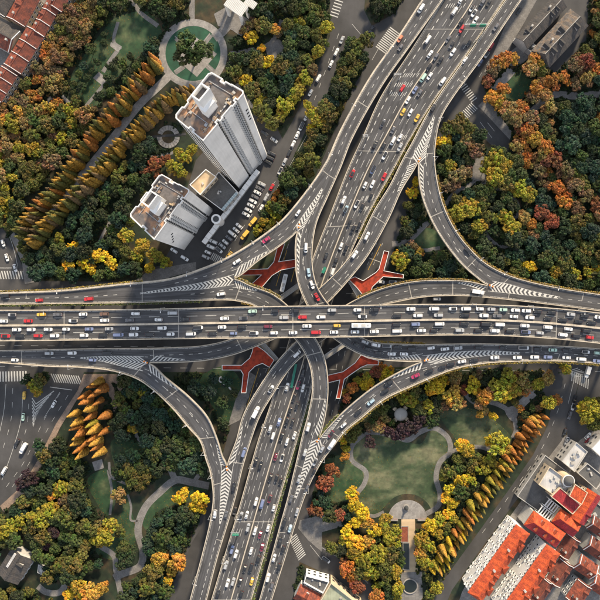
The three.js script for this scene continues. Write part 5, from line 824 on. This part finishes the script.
// ---------------------------------------------------------------- lamp posts on the parapets
{
  const lp = new THREE.Group(); mesh('pole', new THREE.CylinderGeometry(.09, .14, 8, 8).translate(0, 4, 0), M.metal, lp); mesh('arm', new GB().box(V3(.9, 7.9, 0), 2, .12, .12).build(), M.metal, lp); mesh('lamp_head', new GB().box(V3(2, 7.86, 0), .9, .16, .34).build(), M.whitePaint, lp); mesh('base', new GB().box(V3(0, 0, 0), .5, .5, .5).build(), M.concrete, lp); lp.userData = { category: 'street lamp' };
  const spots = [['H', 0, 1, 8.6, 1.1, 'top edge of the east-west highway'], ['A1', 0, 1, 15, 1.3, 'outer edge of the upper left ramp'], ['G', 1, 1, 15, 1.6, 'outer edge of the upper right ramp'], ['D', 1, 1, 17, 1.8, 'outer edge of the lower right ramp'], ['C', 1, 1, 15, 1.7, 'outer edge of the lower left ramp'], ['A2', 0, 9, 12, 2, 'inner edge of the upper crossing ramp'], ['NS', 0, 9.6, 15, .9, 'left edge of the lower highway']];
  for (const [k, side, a, b, step, where] of spots) { let n = 0; for (let u = a; u <= b; u += step) { const r = roads[k], i = Math.round(u * K), p = r.line(side, 0, side ? .3 : -.3)[i], d = (side ? r.A[i].clone().sub(r.B[i]) : r.B[i].clone().sub(r.A[i])); const o = cloneThing(lp, 'street_lamp', `${ord(++n)} street lamp along the ${where}`, 'street lamps on the parapets'); o.position.set(p.x, p.y - .6, p.z); o.rotation.y = Math.atan2(-d.z, d.x); } }
}

// ---------------------------------------------------------------- trees
function crownGeo(seed, R, H, clumps, per, size) {               // leaf clumps spread through an ellipsoid, uneven outline, gaps between
  seed_ = seed; const g = new GB(), nl = 8 + seed % 4, lob = [...Array(nl)].map((_, i) => { const a = i * 6.28 / (nl - 1) + rr(-.5, .5), d = i ? rr(.36, .72) : .1, s = i ? rr(.25, .43) : rr(.42, .55); return [V3(Math.cos(a) * d * R, (i ? rr(-.3, .35) : .35) * H, Math.sin(a) * d * R), s * R, [rr(.78, 1.25), rr(.86, 1.14), rr(.7, 1.3)]]; });
  for (let i = 0; i < clumps; i++) {
    const [lc, ls, lt] = lob[i % nl], y = rr(-.45, 1), an = i * 2.39996 + rr(-.5, .5), rad = Math.sqrt(Math.max(.02, 1 - y * y)), d = rr(.66, 1) * ls;
    const c = lc.clone().add(V3(Math.cos(an) * rad * d, y * d * H / R, Math.sin(an) * rad * d)), cr = R * rr(.1, .2), tone = rr(.55, 1.45), warm = rr(.86, 1.16);
    for (let j = 0; j < per; j++) {
      const n = V3(rr(-1, 1), rr(-.6, 1), rr(-1, 1)).normalize(), p = c.clone().addScaledVector(n, cr * Math.pow(rnd(), .4)); n.addScaledVector(V3(rr(-1, 1), rr(-1, 1), rr(-1, 1)), .6).normalize();
      const s = size * rr(.6, 1.25), before = g.c.length; leaf(g, p, n, s, tone * rr(.8, 1.2)); for (let q = before; q < g.c.length; q += 3) { g.c[q] *= warm * lt[0]; g.c[q + 1] *= lt[1]; g.c[q + 2] *= lt[2]; }
    }
  }
  return g.build();
}
function coneGeo(seed, R, H, n, size) {
  seed_ = seed; const g = new GB();
  for (let i = 0; i < n; i++) {
    const u = Math.pow(rnd(), .62), an = rnd() * 6.28, tier = .82 + .18 * Math.sin(u * 34 + an * 2), r = R * (Math.pow(u, .8) * .96 + .04) * tier * Math.pow(rnd(), .3), y = H * (1 - u) + rr(-.3, .3);
    leaf(g, V3(Math.cos(an) * r, y, Math.sin(an) * r), V3(Math.cos(an), rr(.2, 1.2), Math.sin(an)).normalize(), size * rr(.6, 1.3), rr(.6, 1.4));
  }
  return g.build();
}
function trunkGeo(seed, h, r, limbs) {
  seed_ = seed; const gs = [new THREE.CylinderGeometry(r * .55, r, h, 7).translate(0, h / 2, 0)];
  for (let i = 0; i < limbs; i++) { const L = h * rr(.5, .8), g = new THREE.CylinderGeometry(r * .16, r * .42, L, 5).translate(0, L / 2, 0).rotateZ(rr(.45, .9)).rotateY(i * 6.28 / limbs + rr(-.4, .4)).translate(0, h * rr(.6, .92), 0); gs.push(g); }
  return mergeGeometries(gs);
}
const broad = [[31, 5.2, 3.9, 150, 50, .22], [32, 5.2, 3.5, 130, 54, .235], [33, 5.2, 4.4, 170, 46, .21], [34, 5.2, 3.2, 120, 58, .24], [35, 5.2, 3.8, 145, 52, .225], [36, 5.2, 4.0, 180, 44, .21], [37, 5.2, 3.6, 140, 50, .225], [38, 5.2, 4.2, 160, 48, .22]].map(a => { const t = new THREE.Group(); mesh('trunk', trunkGeo(a[0] + 50, 6.6, .3, 5), M.bark, t); mesh('crown', crownGeo(...a), M.bark, t).position.y = 8; return t; });
const cones = [[41, 2.9, 14.4, 2800, .3], [42, 2.6, 14.4, 2600, .3], [43, 3.1, 14.4, 3100, .31]].map(a => { const t = new THREE.Group(); mesh('trunk', trunkGeo(a[0] + 60, 12, .26, 0), M.bark, t); mesh('crown', coneGeo(...a), M.bark, t).position.y = 1.6; return t; });
seed_ = 4242;
const TC = { dg: ['dark green', .028, .045, .014, 'dark_green_tree'], bg: ['deep green', .021, .05, .026, 'deep_green_tree'], g: ['green', .052, .074, .016, 'green_tree'], ol: ['olive green', .105, .102, .019, 'yellow_green_tree'], yg: ['yellow-green', .27, .225, .02, 'yellow_green_tree'], ye: ['bright yellow', .56, .37, .02, 'golden_tree'], go: ['golden', .42, .235, .035, 'golden_tree'], ta: ['tan', .27, .175, .055, 'autumn_tree'], or: ['orange', .36, .14, .025, 'autumn_tree'], ru: ['rust red', .2, .065, .028, 'autumn_tree'], br: ['brown', .16, .105, .045, 'autumn_tree'], pu: ['dark purple', .04, .02, .025, 'purple_tree'] };
const woods = []; const gridT = new Map(), cellOf = (x, z) => Math.floor(x / 14) + ',' + Math.floor(z / 14);
function nearTree(x, z, r, f) { const i = Math.floor(x / 14), j = Math.floor(z / 14); for (let a = -1; a <= 1; a++) for (let b = -1; b <= 1; b++) for (const t of gridT.get((i + a) + ',' + (j + b)) || []) if (Math.hypot(t.x - x, t.z - z) < (t.r + r) * f) return true; return false; }
function addTree(px, py, r, col, zone, h = r * 2.1) { const p = P(px, py, h * .62); const t = { px, py, x: p.x, z: p.z, r, h, col, zone }; woods.push(t); const k = cellOf(p.x, p.z); if (!gridT.has(k)) gridT.set(k, []); gridT.get(k).push(t); return t; }
function plantAt(zone, s) { for (const tk of s.trim().split(/\s+/)) { const [x, y, r, c] = tk.split(','), b0 = P(+x, +y, +r * SC * 1.3); if (nearCone(b0.x, b0.z, 4.2)) continue; addTree(+x, +y, +r * SC, c, zone); } }
const regionPolys = [];
function fill(zone, a, pal, r0, r1, o = {}) {
  const q = a.map(p => V3(p[0], 0, p[1])); regionPolys.push([q, pal]); let x0 = 1e9, x1 = -1e9, y0 = 1e9, y1 = -1e9; for (const p of q) { x0 = Math.min(x0, p.x); x1 = Math.max(x1, p.x); y0 = Math.min(y0, p.z); y1 = Math.max(y1, p.z); }
  const ps = pal.split(' '), n = Math.ceil((x1 - x0) * (y1 - y0) / (o.dens || 7));
  for (let i = 0; i < n; i++) {
    const px = rr(x0, x1), py = rr(y0, y1); if (!inside(q, px, py)) continue; const r = rr(r0, r1) * SC * (i < n * .35 ? 1 : .8), p = P(px, py, r * 1.3);
    if (nearTree(p.x, p.z, r, o.f || .6) || nearCone(p.x, p.z, r + 2.2)) continue; let bad = 0; for (let k = 0; k < 8; k++) bad |= blockedAt(p.x + Math.cos(k * .785) * r * .62, p.z + Math.sin(k * .785) * r * .62); bad |= blockedAt(p.x, p.z); if (bad & (o.mask ?? 7)) continue;
    addTree(px, py, r, pick(ps), zone);
  }
}
// conical avenue trees, given by their tips
const conesAt = []; const Hc = 16;
function avenue(a, n, rows, dx, dy, cols, zone, jit = 1, s0 = .74, s1 = 1.12) { const c = new THREE.CatmullRomCurve3(a.map(p => V3(p[0], 0, p[1]))); for (let r = 0; r < rows; r++) for (let i = 0; i < n; i++) { const p = c.getPointAt((i + (r % 2) * .5) / n), s = rr(s0, s1); conesAt.push({ px: p.x + dx * r + rr(-jit, jit), py: p.z + dy * r + rr(-jit, jit), s, col: pick(typeof cols === 'function' ? cols(i / n) : cols), zone }); } }
avenue([[150, 53], [132, 75], [117, 94], [99, 113], [77, 142], [64, 161], [48, 184], [32, 201], [8, 233]], 47, 2, 4, 3.2, ['go', 'ol', 'go', 'br', 'or', 'ol'], 'left row of the conical avenue');
avenue([[189, 84], [158, 95], [133, 122], [115, 138], [99, 156], [88, 169], [57, 201], [37, 222], [20, 242]], 48, 2, 4.5, 3.5, ['go', 'ol', 'go', 'br', 'go', 'ol'], 'right row of the conical avenue');
for (const [x, y, c] of [[66, 418, 'go'], [70, 425, 'go'], [69, 431, 'or'], [75, 436, 'or'], [69, 447, 'go'], [71, 442, 'go'], [72, 453, 'or'], [75, 458, 'go'], [85, 427, 'yg'], [86, 434, 'go'], [87, 441, 'or'], [89, 446, 'go'], [90, 452, 'or'], [93, 457, 'go'], [79, 404, 'or'], [82, 412, 'go'], [86, 388, 'or'], [91, 384, 'go'], [88, 396, 'or'], [92, 404, 'or'], [78, 398, 'or'], [95, 392, 'or'], [98, 420, 'or'], [84, 419, 'or'], [97, 436, 'or'], [80, 447, 'or']]) conesAt.push({ px: x, py: y, s: rr(.92, 1.1), col: c, zone: 'clump of cones by the lower left zebra crossing' });
avenue([[549, 420], [530, 448], [512, 474], [488, 508], [466, 540], [440, 582]], 36, 2, -6, -4, u => u < .3 ? ['or', 'or', 'go'] : u < .6 ? ['go', 'ol', 'go', 'yg'] : ['go', 'ye', 'or', 'go', 'yg'], 'street row of cones at the lower right', 1.2, .6, .92);
const coneBases = conesAt.map(t => P(t.px, t.py, Hc * t.s)); const nearCone = (x, z, d) => coneBases.some(p => Math.hypot(p.x - x, p.z - z) < d);
// single trees that stand out
plantAt('the round plaza', '192,52,15.5,g');
plantAt('the garden between tree avenue and towers', '85,262,7,ye 101,256,8,ye 70,266,6,ye 74,247,6,ye 112,263,7,ye 92,270,6,ye 60,238,6,yg 52,232,5,yg 155,164,7,ru 146,172,6,ru 166,160,6,ru 158,176,5,ru 172,166,7,yg 184,157,8,yg 180,172,7,yg 192,150,6,yg 178,152,5,yg 128,236,8,yg 143,246,8,yg 156,256,8,yg 138,258,7,yg 118,244,6,ol 166,262,6,yg 150,268,6,ye 126,252,8,ol 131,223,5,ol 144,194,5,ol');
plantAt('the wood right of the round plaza', '252,38,7,ye 262,49,5,ye 268,62,7.5,ye 246,80,7,ye 262,98,5.5,yg 274,30,6,go 280,32,5,br 254,24,7,br 245,30,6,br 300,22,6,yg 262,112,9,ol 272,122,9,ol 258,104,7,yg 284,108,9,yg 280,118,7,yg 297,92,8,yg 292,100,7,yg 304,80,8,yg 300,70,6,br 312,70,7,br 318,52,8,yg 322,44,7,ol 308,60,7,ol 326,28,8,yg 316,12,8,ol');
plantAt('the strip between tower street and ramp', '277,193,3.6,or 274,200,3.8,or 281,197,3,ru 270,208,6,yg 277,217,6,yg 263,222,5,yg 257,231,5.5,yg 268,230,5,ol 272,222,4.5,yg 313,114,7,yg 318,122,7,yg 311,128,4,ye 308,106,6,yg 366,40,8,ol 358,46,8,ol 352,58,8,ol');
plantAt('the grove under the curved upper right ramp', '400,261,9,yg 396,255,5,ye 412,246,6,br 420,252,5,go 412,193,6,ye 416,182,5,ye 408,206,6,ol 405,222,6,ol 440,143,7,ye 447,141,6,ye');
plantAt('the wood inside the upper right bend', '448,128,8,ol 460,125,9,ol 470,130,7,ol 444,150,8,g 450,166,7,yg 456,158,6,bg 467,140,8,br 475,152,8,br 458,178,9,br 447,186,8,br 466,172,7,br 495,160,10,yg 505,168,9,yg 494,178,10,yg 506,182,9,ol 518,190,9,yg 528,196,8,yg 486,168,7,yg 456,214,10,yg 470,210,9,yg 480,205,9,ol 478,226,8,yg 488,218,8,ol 466,206,8,yg 505,218,9,yg 512,228,9,yg 524,218,8,ta 530,224,7,or 541,213,8,ru 551,222,9,ru 533,236,7,br 529,267,7,ye 522,264,5,yg 575,275,7,yg 588,273,7,yg 597,270,6,ye 555,272,7,yg 545,238,8,bg 510,254,7,bg');
plantAt('the orange belt at the upper right', '496,64,8,or 505,60,8,or 492,72,8,br 487,82,8,ru 503,90,7,or 491,98,8,go 498,103,8,go 508,112,9,ta 520,108,8,or 516,120,9,ta 530,118,8,br 536,90,8,or 545,96,8,ta 552,82,9,or 563,78,7,or 574,66,8,br 585,62,8,ru 548,108,8,ta 534,140,9,go 545,148,9,or 552,160,9,ru 528,132,8,or 540,156,8,ta 564,172,9,br 540,172,8,br 575,186,8,br 586,196,8,br 596,206,8,ru 513,60,7,go 535,60,8,go 530,70,8,ta 542,72,7,ol 519,128,7,ru 598,118,6,or');
plantAt('the lower left wood by the wide road', '63,488,8,yg 58,490,6,ye 52,495,6,go 66,500,8,br 45,512,9,yg 40,520,9,yg 52,508,8,yg 10,528,9,yg 18,522,8,yg 4,534,8,yg 20,518,5,go 32,516,6,yg 36,525,7,ol 30,478,9,pu 24,484,7,pu 40,445,7,bg 46,455,8,ol 34,500,6,ol 46,545,6,pu 54,532,7,pu 118,493,7,ta 121,500,5,ta 106,536,10,yg 112,524,8,yg 98,540,8,yg 120,530,7,ol 72,584,5,or 80,585,9,yg 92,592,10,go 102,588,9,go 70,594,6,ye 84,596,8,ye');
plantAt('the lower left park inside the curved ramp', '200,498,9,ye 196,506,7,ye 202,508,6,ye 180,497,7,ye 185,492,5,ye 160,558,9,go 179,560,9,go 172,572,6,go 168,580,5,ye 155,570,10,ol 148,585,10,ol 165,590,9,g 133,428,6,yg 120,400,7,ol 142,392,6,yg 138,404,6,ol 112,428,5,ol');
plantAt('the wedge between the lower right ramps', '352,388,6,or 347,398,5,ru 364,386,6,ye 370,382,5,ye 358,380,5,yg 376,372,6,ru 383,368,6,or 388,372,7,ye 384,378,5,ye 343,392,4,go');
plantAt('the lower right park beside the ramp', '436,386,9,ye 430,390,6,ye 444,380,6,ye 405,398,9,yg 400,392,6,go 412,402,7,yg 428,406,7,yg 452,396,9,go 458,402,8,ta 463,390,6,ru 474,386,8,ye 485,396,9,go 491,392,8,ta 500,388,11,yg 508,380,10,yg 505,396,7,ye 514,390,7,yg 479,404,6,ta 484,410,5,ta 493,416,5,ye 480,414,5,go 548,378,8,ta 538,384,7,yg 548,402,8,yg 556,400,6,or 524,392,5,or 520,408,4,or 525,418,5,ta 343,440,5,ye 346,448,5,yg 345,456,5,go 370,442,6,pu 402,430,8,pu 412,428,8,pu 395,434,7,pu 385,430,6,pu 420,420,7,pu');
plantAt('the yellow grove left of the half-round plaza', '352,493,7,ye 354,504,8,ye 362,512,8,ye 356,522,7,ye 366,522,7,go 376,530,8,ye 385,518,6,yg 384,527,7,yg 347,532,8,ye 356,541,8,ye 344,540,6,yg 368,540,7,go 388,538,8,yg 396,532,7,yg 378,552,10,yg 366,560,10,yg 384,566,10,ol 372,572,9,yg 360,572,8,ol 395,570,8,yg 398,588,8,yg 347,568,8,or 353,576,7,or 344,562,6,ru 358,586,8,ru 376,596,8,or 330,515,7,g 322,500,8,bg 316,508,8,ru 326,482,9,ru 332,470,8,ru');
plantAt('the grove right of the water axis', '450,490,7,ye 446,498,6,ye 453,503,7,ye 449,513,6,ye 430,524,8,ye 440,520,7,yg 437,532,7,yg 421,538,8,yg 428,545,8,yg 420,552,7,go 424,562,8,yg 434,555,9,ol 444,562,9,ol 450,550,8,ol 428,576,8,yg 436,570,7,yg 458,541,7,yg 462,480,8,ye 470,478,7,yg 467,450,8,yg 461,445,7,ye 500,444,12,yg 512,448,10,yg 490,440,6,ye 506,456,9,ol 489,460,8,yg 520,452,8,yg 496,470,9,yg 508,472,9,yg 484,482,9,ol 494,486,9,yg 500,480,8,ol 486,500,9,ol 478,494,9,g');
plantAt('the trees beside the parking yard at the right', '590,404,9,yg 598,412,10,yg 586,416,9,yg 594,424,8,ol 604,402,9,ol 582,408,7,ye 562,364,5,yg 566,370,5,yg');
plantAt('the traffic island at the lower left', '34,386,7,yg 40,380,7,ol 28,380,6,dg 38,391,6,yg 46,376,5,dg');
// stands filled between them
fill('the wood beside the red-roofed houses', [[50, 24], [72, -6], [100, -6], [108, 18], [88, 50], [70, 84], [62, 104], [40, 112], [-6, 130], [-6, 112], [30, 74], [44, 62]], 'ta ta ol br ta ol or br go', 5, 9);
fill('the wood left of the tree avenue', [[40, 112], [62, 104], [74, 98], [98, 112], [90, 128], [62, 160], [34, 192], [0, 214], [-8, 130]], 'ta ol yg br ol ta ol yg g', 5, 9.5);
fill('the garden at the top left lawn', [[96, -8], [190, -8], [188, 30], [165, 32], [160, 20], [140, 8], [112, 18], [108, 30]], 'dg bg dg g ol', 6, 9.5); fill('the garden at the top left lawn', [[150, 45], [166, 28], [158, 50], [160, 76], [150, 66], [136, 74], [128, 90], [122, 84], [138, 62]], 'dg dg g bg', 5, 8); fill('the garden at the top left lawn', [[84, 60], [104, 30], [108, 44], [96, 66], [78, 98], [70, 90]], 'dg bg dg g', 4, 6.5, { mask: 5, f: .95 }); fill('the garden at the top left lawn', [[112, 64], [124, 54], [140, 60], [118, 90], [100, 108], [94, 104]], 'dg g dg', 4, 6.5, { mask: 5, f: .85 });
fill('the corner wood at the left edge', [[-8, 190], [10, 200], [28, 212], [10, 236], [-8, 238]], 'yg ol g g', 6, 9);
fill('the garden between tree avenue and towers', [[22, 246], [60, 226], [100, 190], [140, 150], [166, 122], [182, 126], [178, 150], [150, 176], [134, 200], [128, 216], [118, 240], [146, 272], [120, 278], [38, 279], [26, 262]], 'dg bg dg g bg dg ol', 6, 9.5);
fill('the wood right of the round plaza', [[236, 36], [252, 18], [256, -8], [332, -8], [326, 38], [306, 84], [292, 116], [276, 132], [262, 124], [240, 82], [226, 78], [232, 62]], 'dg g bg g ol dg', 6, 9.5);
fill('the strip between tower street and ramp', [[350, 34], [376, 34], [376, 50], [356, 86], [334, 128], [318, 158], [302, 186], [284, 214], [262, 238], [254, 234], [270, 200], [290, 172], [312, 128], [328, 90], [342, 50]], 'g dg ol bg ol g', 6, 9.5);
fill('the hedge island at the top', [[370, -8], [414, -8], [398, 14], [382, 26], [368, 18]], 'dg g dg', 5, 8);
fill('the grove under the curved upper right ramp', [[402, 196], [417, 166], [420, 190], [428, 216], [444, 246], [464, 268], [478, 279], [440, 277], [404, 281], [391, 262], [396, 226]], 'dg g dg bg ol', 5.5, 8.5);
fill('the wood inside the upper right bend', [[440, 118], [474, 126], [486, 146], [512, 156], [548, 202], [600, 232], [612, 294], [552, 284], [506, 270], [476, 250], [458, 228], [446, 204], [440, 170]], 'dg g bg ol g dg', 6, 9.5);
fill('the orange belt at the upper right', [[484, 72], [512, 52], [544, 76], [584, 50], [566, 48], [560, 10], [572, -8], [612, -8], [612, 60], [580, 88], [556, 112], [552, 150], [574, 172], [612, 214], [612, 232], [560, 204], [520, 160], [508, 130], [486, 110]], 'ta or br ol g ol br dg', 5, 9);
fill('the dark wood at the right edge', [[556, 112], [582, 88], [612, 70], [612, 210], [576, 170], [553, 150]], 'bg bg dg bg g', 7, 10.5);
fill('the lower left wood by the wide road', [[60, 436], [92, 470], [88, 500], [108, 515], [118, 535], [102, 562], [76, 576], [52, 584], [38, 560], [36, 536], [14, 540], [-8, 556], [-8, 512], [30, 478], [48, 446]], 'g dg ol g dg bg', 6, 9.5);
fill('the lower left wood by the wide road', [[-8, 588], [30, 588], [52, 600], [50, 612], [-8, 612]], 'dg g ol', 6, 9);
fill('the lower left park inside the curved ramp', [[118, 376], [148, 386], [172, 412], [194, 440], [202, 468], [176, 466], [160, 476], [142, 446], [116, 436], [102, 412], [110, 386]], 'dg bg dg bg g', 6, 9.5);
fill('the lower left park inside the curved ramp', [[148, 512], [196, 502], [208, 510], [204, 540], [186, 576], [164, 600], [128, 612], [124, 590], [140, 572], [150, 552], [146, 528]], 'bg bg dg g', 6.5, 10);
fill('the lower left park inside the curved ramp', [[120, 452], [142, 446], [158, 478], [140, 492], [124, 490], [116, 470]], 'dg g bg ol', 5, 8, { mask: 5 }); fill('the lower left park inside the curved ramp', [[118, 540], [132, 544], [136, 560], [122, 566]], 'dg g', 5, 7, { mask: 5 });
fill('the small garden under the lower left ramps', [[170, 372], [222, 370], [238, 376], [230, 420], [224, 446], [214, 418], [192, 394], [172, 380]], 'dg bg dg g', 5.5, 8.5, { mask: 5, f: .9 });
fill('the wedge between the lower right ramps', [[336, 398], [344, 384], [366, 368], [392, 366], [378, 380], [352, 400], [338, 412]], 'go ru yg dg', 4.5, 7);
fill('the lower right park beside the ramp', [[344, 440], [364, 422], [402, 394], [438, 378], [500, 366], [548, 366], [556, 384], [540, 400], [516, 404], [488, 398], [460, 396], [436, 412], [432, 424], [410, 432], [384, 428], [360, 440], [350, 452]], 'dg br g dg ol ta', 5.5, 8.5);
fill('the lower right park beside the ramp', [[518, 408], [540, 396], [552, 404], [540, 424], [522, 440], [518, 424]], 'dg br or g', 5, 8);
fill('the yellow grove left of the half-round plaza', [[312, 470], [332, 456], [352, 470], [362, 490], [348, 512], [352, 546], [330, 522], [306, 516], [308, 490]], 'dg ru bg dg g', 5.5, 8.5);
fill('the yellow grove left of the half-round plaza', [[326, 546], [388, 528], [402, 540], [402, 608], [372, 608], [346, 572]], 'ol dg yg g', 6, 9);
fill('the grove right of the water axis', [[416, 530], [442, 516], [446, 488], [462, 470], [488, 458], [518, 440], [526, 452], [500, 486], [474, 522], [452, 562], [434, 600], [418, 612], [416, 575]], 'g ol yg dg ol', 6, 9);
fill('the grove right of the water axis', [[444, 460], [462, 451], [488, 454], [490, 470], [470, 488], [450, 486], [441, 478]], 'g ol dg yg', 5.5, 8.5);
fill('the corner garden beside the lower ramp at the bottom', [[292, 556], [304, 566], [300, 584], [290, 604], [276, 612], [280, 590]], 'dg g dg', 5, 7.5);
fill('the trees beside the parking yard at the right', [[580, 402], [612, 396], [612, 430], [584, 424]], 'yg ol g', 6, 9);
{
  // undergrowth below the stands: small leafy tufts, nobody could count them
  const tuft = crownGeo(77, .9, .6, 7, 16, .2), mt = mat({ color: lin(1, 1, 1), roughness: .85, vertexColors: true }); seed_ = 991; const list = [];
  for (const [q, pal] of regionPolys) { let x0 = 1e9, x1 = -1e9, y0 = 1e9, y1 = -1e9; for (const p of q) { x0 = Math.min(x0, p.x); x1 = Math.max(x1, p.x); y0 = Math.min(y0, p.z); y1 = Math.max(y1, p.z); } const n = (x1 - x0) * (y1 - y0) / 7; for (let i = 0; i < n; i++) { const px = rr(x0, x1), py = rr(y0, y1); if (!inside(q, px, py)) continue; const p = P(px, py, .5); if (blockedAt(p.x, p.z) & 3) continue; list.push([p, pick(pal.split(' '))]); } }
  const im = new THREE.InstancedMesh(tuft, mt, list.length), m4 = new THREE.Matrix4(), qq = new THREE.Quaternion(); list.forEach(([p, c], i) => { const s = rr(.7, 1.7); m4.compose(V3(p.x, .25 * s, p.z), qq.setFromAxisAngle(V3(0, 1, 0), rnd() * 6.28), V3(s, s, s)); im.setMatrixAt(i, m4); const t = rnd() < .72 ? TC.dg : TC[c]; im.setColorAt(i, lin(t[1] * .9, t[2] * .9, t[3] * .9)); });
  im.name = 'undergrowth'; im.castShadow = im.receiveShadow = true; im.userData = { kind: 'stuff', label: 'low leafy undergrowth beneath the park trees', category: 'undergrowth' }; scene.add(im);
}
{
  const put = (t, proto, name, label, group, x, z, s, sy, m) => { const o = cloneThing(proto, name, label, group); o.position.set(x, 0, z); o.rotation.y = rnd() * 6.28; o.scale.set(s, sy, s * rr(.85, 1.18)); if (name === 'conical_tree') { o.rotation.x = rr(-.05, .05); o.rotation.z = rr(-.05, .05); } o.userData.category = 'tree'; for (const c of o.children) if (c.name === 'crown') c.material = m; };
  const vis = woods.filter(t => t.px > -14 && t.px < 614 && t.py > -14 && t.py < 614), by = {}; vis.forEach(t => (by[t.zone + '|' + t.col] ??= []).push(t)); const count = {}; vis.forEach(t => count[TC[t.col][4]] = (count[TC[t.col][4]] || 0) + 1); console.log('trees', vis.length, JSON.stringify(count), 'cones', conesAt.length, 'vehicles', fleet.length);
  for (const k in by) { by[k].sort((a, b) => a.px - b.px); by[k].forEach((t, i) => { const c = TC[t.col], many = by[k].length > 1; const label = t.zone === 'the round plaza' ? 'big green tree in the middle of the round plaza' : many ? `${ord(i + 1)} ${c[0]} tree from left in ${t.zone}` : `only ${c[0]} tree in ${t.zone}`; const v = 1 + (Math.floor(t.px * 7 + t.py * 3) % 3 - 1) * .14; put(t, t.zone === 'the round plaza' ? broad[0] : broad[Math.floor(t.px * 13 + t.py * 7) % 8], c[4], label, 'park and street trees', t.x, t.z, t.r / 5, t.h / 11.2, leafMat(c[1] * v, c[2] * v, c[3] * v)); }); }
  const bz = {}; conesAt.forEach(t => (bz[t.zone + '|' + t.col] ??= []).push(t));
  for (const k in bz) { bz[k].sort((a, b) => a.py - b.py); bz[k].forEach((t, i) => { const p = P(t.px, t.py, Hc * t.s), c = TC[t.col]; const bd = blockedAt(p.x, p.z); if (bd & 4) return; put(t, pick(cones), 'conical_tree', `${ord(i + 1)} ${c[0]} conical tree from top, ${t.zone}`, 'conical trees', p.x, p.z, t.s * rr(.7, 1), t.s, t.col === 'go' && t.zone.includes('avenue') ? leafMat(.32, .185, .025) : leafMat(c[1], c[2], c[3])); }); }
}

{ // fallen leaves on the lawns and squares
  const g = new GB(); seed_ = 77; leaf(g, V3(0, 0, 0), V3(.1, 1, .1).normalize(), .1, 1); const list = []; let guard = 0;
  while (list.length < 5200 && guard++ < 200000) { const x = rr(-180, 160), z = rr(-165, 170), b = blockedAt(x, z); if (b === 2 && rnd() < .9 || b === 0 && rnd() < .04) if (nearTree(x, z, 2.5, 1.15) || rnd() < .12) list.push([x, z]); }
  const im = new THREE.InstancedMesh(g.build(), mat({ color: lin(1, 1, 1), vertexColors: true }), list.length), m4 = new THREE.Matrix4(), q = new THREE.Quaternion(); list.forEach(([x, z], i) => { const k = rr(.6, 1.6), c = TC[pick(['ye', 'go', 'ta', 'br', 'or'])]; m4.compose(V3(x, .1, z), q.setFromAxisAngle(V3(0, 1, 0), rnd() * 6.28), V3(k, k, k)); im.setMatrixAt(i, m4); im.setColorAt(i, lin(c[1] * .42, c[2] * .42, c[3] * .42)); });
  im.name = 'fallen_leaves'; im.castShadow = im.receiveShadow = true; im.userData = { kind: 'stuff', label: 'fallen autumn leaves scattered over the park lawns', category: 'leaves' }; scene.add(im);
}

renderer.render(scene, camera);
